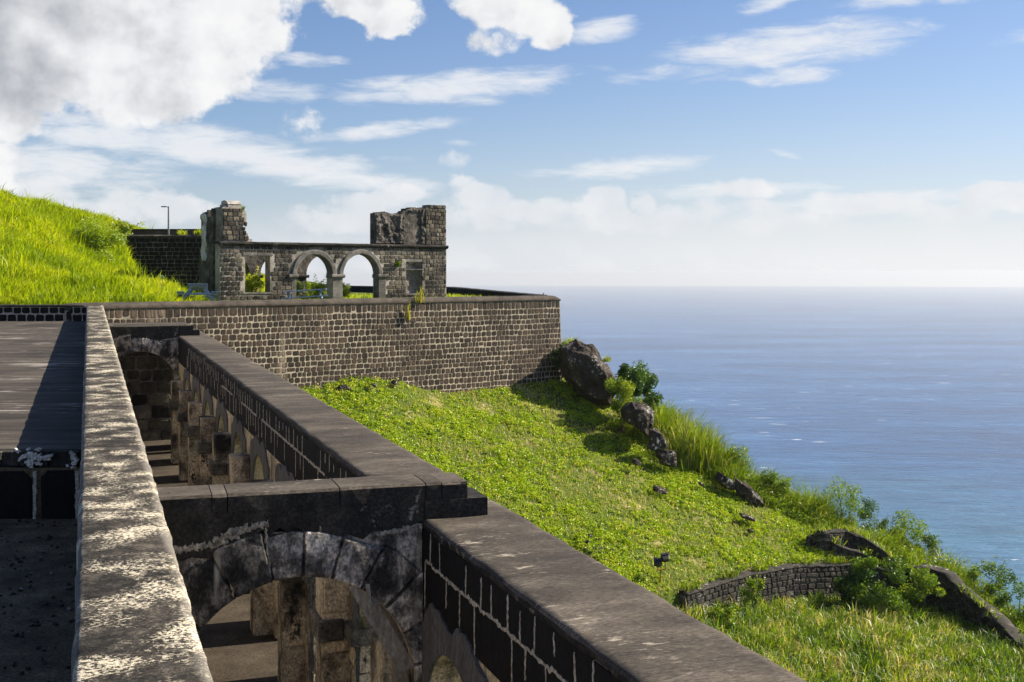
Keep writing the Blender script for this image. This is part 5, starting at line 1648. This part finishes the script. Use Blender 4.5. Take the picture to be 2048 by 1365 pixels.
for (x, y) in RET[1:]:
    rp.append((x, y, float(inner_z(np.array(x + 0.0), np.array(y + 0.5))) + 0.05))
for q, (x, y, Y) in enumerate(((1372, 1190, 45.0), (1440, 1168, 46.6), (1500, 1150, 47.9), (1590, 1134, 49.6), (1700, 1130, 51.2), (1790, 1142, 51.6), (1850, 1160, 51.8))):
    rp[q + 1] = pix(x, y, Y)
rp = [rp[0]] + rp[1:]
run_wall('retaining_wall', 'curved low retaining wall of dark stones at the foot of the slope', rp[1:], 0.5, 1.9, 201, top_j=0.11, cap=0.06, ch=0.24, proj=0.06)
def on_ray(x, y, h, y0=48.0):
    for Y in np.arange(y0, 56, 0.05):
        p = pix(x, y, Y)
        if float(ground_z(p[0], p[1])) + h >= p[2]:
            return p
    return p
rp2 = [on_ray(x, y, 0.35 if x < 1620 else 0.95) for (x, y, Y) in ((1612, 1078, 52.3), (1650, 1066, 52.2), (1690, 1063, 52.1), (1730, 1078, 52.0), (1770, 1106, 51.9), (1800, 1133, 51.8))]
run_wall('broken_wall', 'broken grey wall end curving down the ridge behind the small wall', rp2, 0.5, 1.6, 203, 'ridge_stone', 'dark_joint', 0.25, 0.02, top_j=0.14, proj=0.07)
rp3 = [on_ray(x, y, 0.60) for (x, y, Y) in ((1672, 1092, 50.9), (1720, 1106, 50.9), (1765, 1127, 51.0), (1800, 1148, 51.2))]
run_wall('small_wall', 'short low wall with rounded top between lawn and broken ridge wall', rp3, 0.45, 1.0, 205, 'ridge_stone', 'dark_joint', 0.25, 0.05, top_j=0.09, proj=0.06)
rp4 = [pix(x, y, Y) for (x, y, Y) in ((1818, 1138, 51.6), (1860, 1136, 51.2), (1890, 1150, 50.6), (1915, 1175, 50.0), (1950, 1205, 49.2), (1985, 1235, 48.2), (2020, 1272, 47.1), (2060, 1305, 46))]
run_wall('sloping_wall', 'long lichened stone wall sloping down the ridge above the sea', rp4, 0.5, 2.2, 207, 'ridge_stone', 'dark_joint', 0.3, 0.04, top_j=0.13, proj=0.07)

def overgrowth():
    r = np.random.default_rng(31)
    Ps, hs = [], []
    for pts, n, dy in ((rp[1:], 2400, 0.3), (rp2, 350, 0.3), (rp3, 260, 0.25), (rp4, 420, 0.35)):
        A = np.array(pts)
        q = r.uniform(0, len(A) - 1.001, n)
        i = q.astype(int); f = (q - i)[:, None]
        p = A[i] * (1 - f) + A[i + 1] * f
        keep_ = fbm(p[:, 0] * 1.0, p[:, 1] * 1.0, 1.1, 3) > 0.47
        p = p[keep_]
        p[:, 0] += r.normal(0, 0.08, len(p)); p[:, 1] += r.uniform(0.05, 0.6, len(p)); p[:, 2] += 0.06
        Ps.append(p)
    P = np.concatenate(Ps)
    V, Fc, tt = blades(P, r.uniform(0.15, 0.5, len(P)), np.full(len(P), 0.035), np.clip(r.normal(0.6, 0.2, len(P)), 0, 1), 1.4, (0.0, -0.35), 12)
    tag(mesh('wall_overgrowth', V, Fc, M['tall_blade'], tt), 'grass and creepers growing over the tops of the low stone walls', 'grass', kind='stuff')
    # weeds at the foot of the curved wall
    A = np.array(rp[1:]); n = 1600
    q = r.uniform(0, len(A) - 1.001, n); i = q.astype(int); f = (q - i)[:, None]
    p = A[i] * (1 - f) + A[i + 1] * f
    p[:, 1] -= r.uniform(0.1, 0.7, n); p[:, 0] += r.uniform(-.1, .3, n)
    p[:, 2] = ground_z(p[:, 0], p[:, 1])
    h_ = r.uniform(0.15, 0.6, n) * fbm(p[:, 0], p[:, 1], 1.3, 3) * 1.6
    V, Fc, tt = blades(p, h_, np.full(n, 0.035), np.clip(r.normal(0.55, 0.25, n), 0, 1), 0.8, (0.0, -0.1), 13)
    tag(mesh('wall_foot_weeds', V, Fc, M['tall_blade'], tt), 'tall weeds at the foot of the curved retaining wall', 'weeds', kind='stuff')
overgrowth()

# ------------------------------------------------------------------ furniture on the terrace
def picnic(label, loc, rz, tilt, length):
    t = thing('picnic_table', label, 'picnic table', loc, rz, 'blue picnic tables on the terrace')
    t.rotation_euler = (tilt, 0, rz)
    L = length / 2
    def planks(name, y0, y1, z, n):
        B = MB()
        w = (y1 - y0) / n
        for i in range(n):
            B.box((random.uniform(-.012, .012), y0 + w * (i + .5), z + random.uniform(-.004, .004)), (2 * L, w - 0.012, 0.04))
        B.build(name, M['blue_paint'], t, local=True)
    planks('tabletop', -0.37, 0.37, 0.73, 5)
    planks('bench', -0.78, -0.50, 0.43, 2)
    planks('bench', 0.50, 0.78, 0.43, 2)
    for sx in (-1, 1):
        x = sx * (L - 0.28)
        for sy in (-1, 1):
            B = MB()
            B.bar((x, sy * 0.20, 0.70), (x, sy * 0.66, 0.0), 0.045, 0.10)
            B.build('leg', M['blue_paint'], t, local=True)
        B = MB()
        B.box((x + 0.045 * sx, 0, 0.37), (0.04, 1.5, 0.09))
        B.build('bench_beam', M['blue_paint'], t, local=True)
        B = MB()
        B.box((x + 0.045 * sx, 0, 0.68), (0.04, 0.70, 0.06))
        B.build('top_cleat', M['blue_paint'], t, local=True)
    return t
p = pix(396, 600, 51.4)
t1 = picnic('blue wooden picnic table seen end on, next to the grass hill', (p[0], p[1], -1.40), math.radians(104), 0.0, 1.7)
t1.rotation_euler = (0, math.radians(7), math.radians(104))
t1.scale = (1.1, 1.1, 1.1)
p = pix(611, 600, 55.0)
picnic('blue wooden picnic table seen side on, in front of the ruin arches', (p[0], p[1], -1.56), math.radians(3), 0.0, 2.0).rotation_euler = (0, math.radians(-3.5), math.radians(6))

def street_lamp():
    b = pix(337, 470, 73.2)
    t = thing('street_lamp', 'thin grey lamp post rising behind the tall black wall', 'street lamp', (b[0], b[1], -1.5))
    B = MB(); B.tube([(0, 0, 0), (0, 0, 3.9), (0, 0, 5.52)], [0.07, 0.06, 0.045], 8)
    B.build('pole', M['steel'], t, local=True)
    B = MB(); B.tube([(0, 0, 5.45), (-0.12, 0, 5.50), (-0.28, 0, 5.50)], 0.022, 6)
    B.build('arm', M['steel'], t, local=True)
    B = MB(); B.box((-0.27, 0, 5.50), (0.34, 0.16, 0.07), tone=.5)
    B.build('lamp_head', M['steel'], t, local=True, bevel=0.02)
street_lamp()
def globe_lamp():
    b = pix(247, 470, 66.8)
    t = thing('globe_lamp', 'round white lamp on a stub post at the hill shoulder', 'lamp', (b[0], b[1], b[2] - 0.25))
    B = MB(); B.tube([(0, 0, -0.5), (0, 0, 0.22)], 0.035, 8); B.build('post', M['white_metal'], t, local=True)
    B = MB(); B.tube([(0, 0, 0.20), (0, 0, 0.24), (0, 0, 0.33), (0, 0, 0.42), (0, 0, 0.47)], [0.10, 0.15, 0.17, 0.12, 0.06], 14); B.build('globe', M['white_glaze'], t, smooth=True, local=True)
    B = MB(); B.tube([(0, 0, 0.46), (0, 0, 0.56)], [0.05, 0.04], 10); B.build('neck', M['white_metal'], t, local=True)
globe_lamp()
def path_marker():
    b = pix(322, 566, 60.5)
    t = thing('marker_sign', 'small white oval sign standing in the hill grass', 'sign', (b[0], b[1], b[2] - 0.5))
    B = MB(); B.tube([(0, 0, 0), (0, 0, 0.6)], 0.02, 6); B.build('post', M['steel'], t, local=True)
    B = MB(); B.tube([(0, -0.02, 0.72), (0, 0.015, 0.72)], [0.17, 0.17], 16)
    B.build('plate', M['white_glaze'], t, local=True)
    B = MB(); B.tube([(0, -0.026, 0.70), (0, -0.021, 0.70)], [0.06, 0.06], 10)
    B.build('emblem', plain('blue_enamel', (0.05, 0.10, 0.35), 0.4), t, local=True)
path_marker()
def stub_post():
    b = pix(1087, 593, 60.3)
    o = MB(); o.tube([(0, 0, -0.2), (0, 0, 0.13)], 0.035, 8); o.tube([(0, 0, 0.13), (0, 0, 0.16)], [0.05, 0.04], 8)
    q = o.build('stub_post', M['steel']); q.location = b
    tag(q, 'short metal stub standing on the tall wall near its corner', 'post')
stub_post()
def mast():
    b = gpt(1702, 1070, 55.0)
    t = thing('white_pole', 'slim white pole rising behind the broad shrub against the sea', 'pole', b)
    top = pix(1702, 1008, 55.0)[2] - b[2]
    B = MB(); B.tube([(0, 0, -0.3), (0, 0, top * .6), (0, 0, top)], [0.03, 0.022, 0.016], 8); B.build('shaft', M['white_metal'], t, local=True)
    B = MB(); B.tube([(0, 0, top), (0, 0, top + 0.04)], [0.022, 0.012], 8); B.build('finial', M['white_metal'], t, local=True)
mast()

def floodlights():
    g = gpt(1319, 1166)
    t = thing('floodlight_pair', 'two black floodlights on an ochre wooden stand in the slope', 'floodlight', g)
    B = MB(); B.bar((0, 0, -0.2), (0.04, 0, 0.50), 0.05, 0.05); B.build('post', M['ochre_wood'], t, local=True)
    B = MB(); B.bar((-0.10, 0, 0.50), (0.24, 0, 0.53), 0.05, 0.05); B.build('crossbar', M['ochre_wood'], t, local=True)
    for (x, h, a) in ((-0.08, 0.60, -0.45), (0.22, 0.78, 0.25)):
        B = MB(); B.bar((x, 0, 0.50), (x, 0, h), 0.035, 0.035); B.build('upright', M['ochre_wood'], t, local=True)
        R = Matrix.Rotation(a + math.pi, 3, 'Z') @ Matrix.Rotation(math.radians(-28), 3, 'X') @ Matrix.Rotation(a * 0.4, 3, 'Y')
        c = Vector((x, 0, h + 0.15))
        B = MB()
        B.hexa([tuple(R @ Vector(v) + c) for v in ((-.10, .12, -.07), (.10, .12, -.07), (.10, .12, .07), (-.10, .12, .07), (-.17, -.09, -.14), (.17, -.09, -.14), (.17, -.09, .14), (-.17, -.09, .14))])
        hd = B.build('lamp_head', M['black_metal'], t, local=True, bevel=0.012)
        B = MB(); B.box(R @ Vector((0, -0.096, 0)) + c, (0.29, 0.012, 0.23), R); g2 = B.build('lens', M['lens'], hd, local=True)
        B = MB(); B.box(R @ Vector((0, -0.10, 0.15)) + c, (0.34, 0.10, 0.012), R); B.build('visor', M['black_metal'], hd, local=True)
floodlights()

# ------------------------------------------------------------------ far shore
def shore_trees():
    r = np.random.default_rng(77)
    X, Y = r.uniform(250, 480, 2600), r.uniform(560, 860, 2600)
    Z = ground_z(X, Y)
    k = (Z > -239.0) & (Z < -205)
    X, Y, Z = X[k], Y[k], Z[k]
    P = np.repeat(np.stack([X, Y, Z], 1), 14, 0)
    P += r.normal(0, 1, P.shape) * np.array([3.0, 3.0, 1.5]) + np.array([0, 0, 3.5])
    V, Fc, tt = leaves(P, r.uniform(1.5, 3.5, len(P)), r.uniform(0.1, 0.8, len(P)), 0.8, 3, 0.7)
    tag(mesh('coastal_trees', V, Fc, M['dark_leaf'], tt), 'far off trees along the surf far below', 'trees', kind='stuff')
shore_trees()

# ------------------------------------------------------------------ haze: one closed box of even thin air over sea and land
def haze():
    m = bpy.data.materials.new('haze_air')
    m.use_nodes = True
    T = NT(m.node_tree)
    out = T.n('ShaderNodeOutputMaterial')
    v = T.n('ShaderNodeVolumePrincipled')
    v.inputs['Color'].default_value = (0.78, 0.82, 0.87, 1)
    v.inputs['Density'].default_value = HAZE
    v.inputs['Anisotropy'].default_value = 0.25
    T.t.links.new(v.outputs[0], out.inputs['Volume'])
    B = MB()
    z0, z1, r = -243.0, 14.0, 23000.0
    B.hexa([(-r, -r, z0), (r, -r, z0), (r, r, z0), (-r, r, z0), (-r, -r, z1), (r, -r, z1), (r, r, z1), (-r, r, z1)])
    o = B.build('haze', m)
    tag(o, 'thin pale sea haze', 'haze', kind='stuff')
HAZE = 0.85e-4
haze()
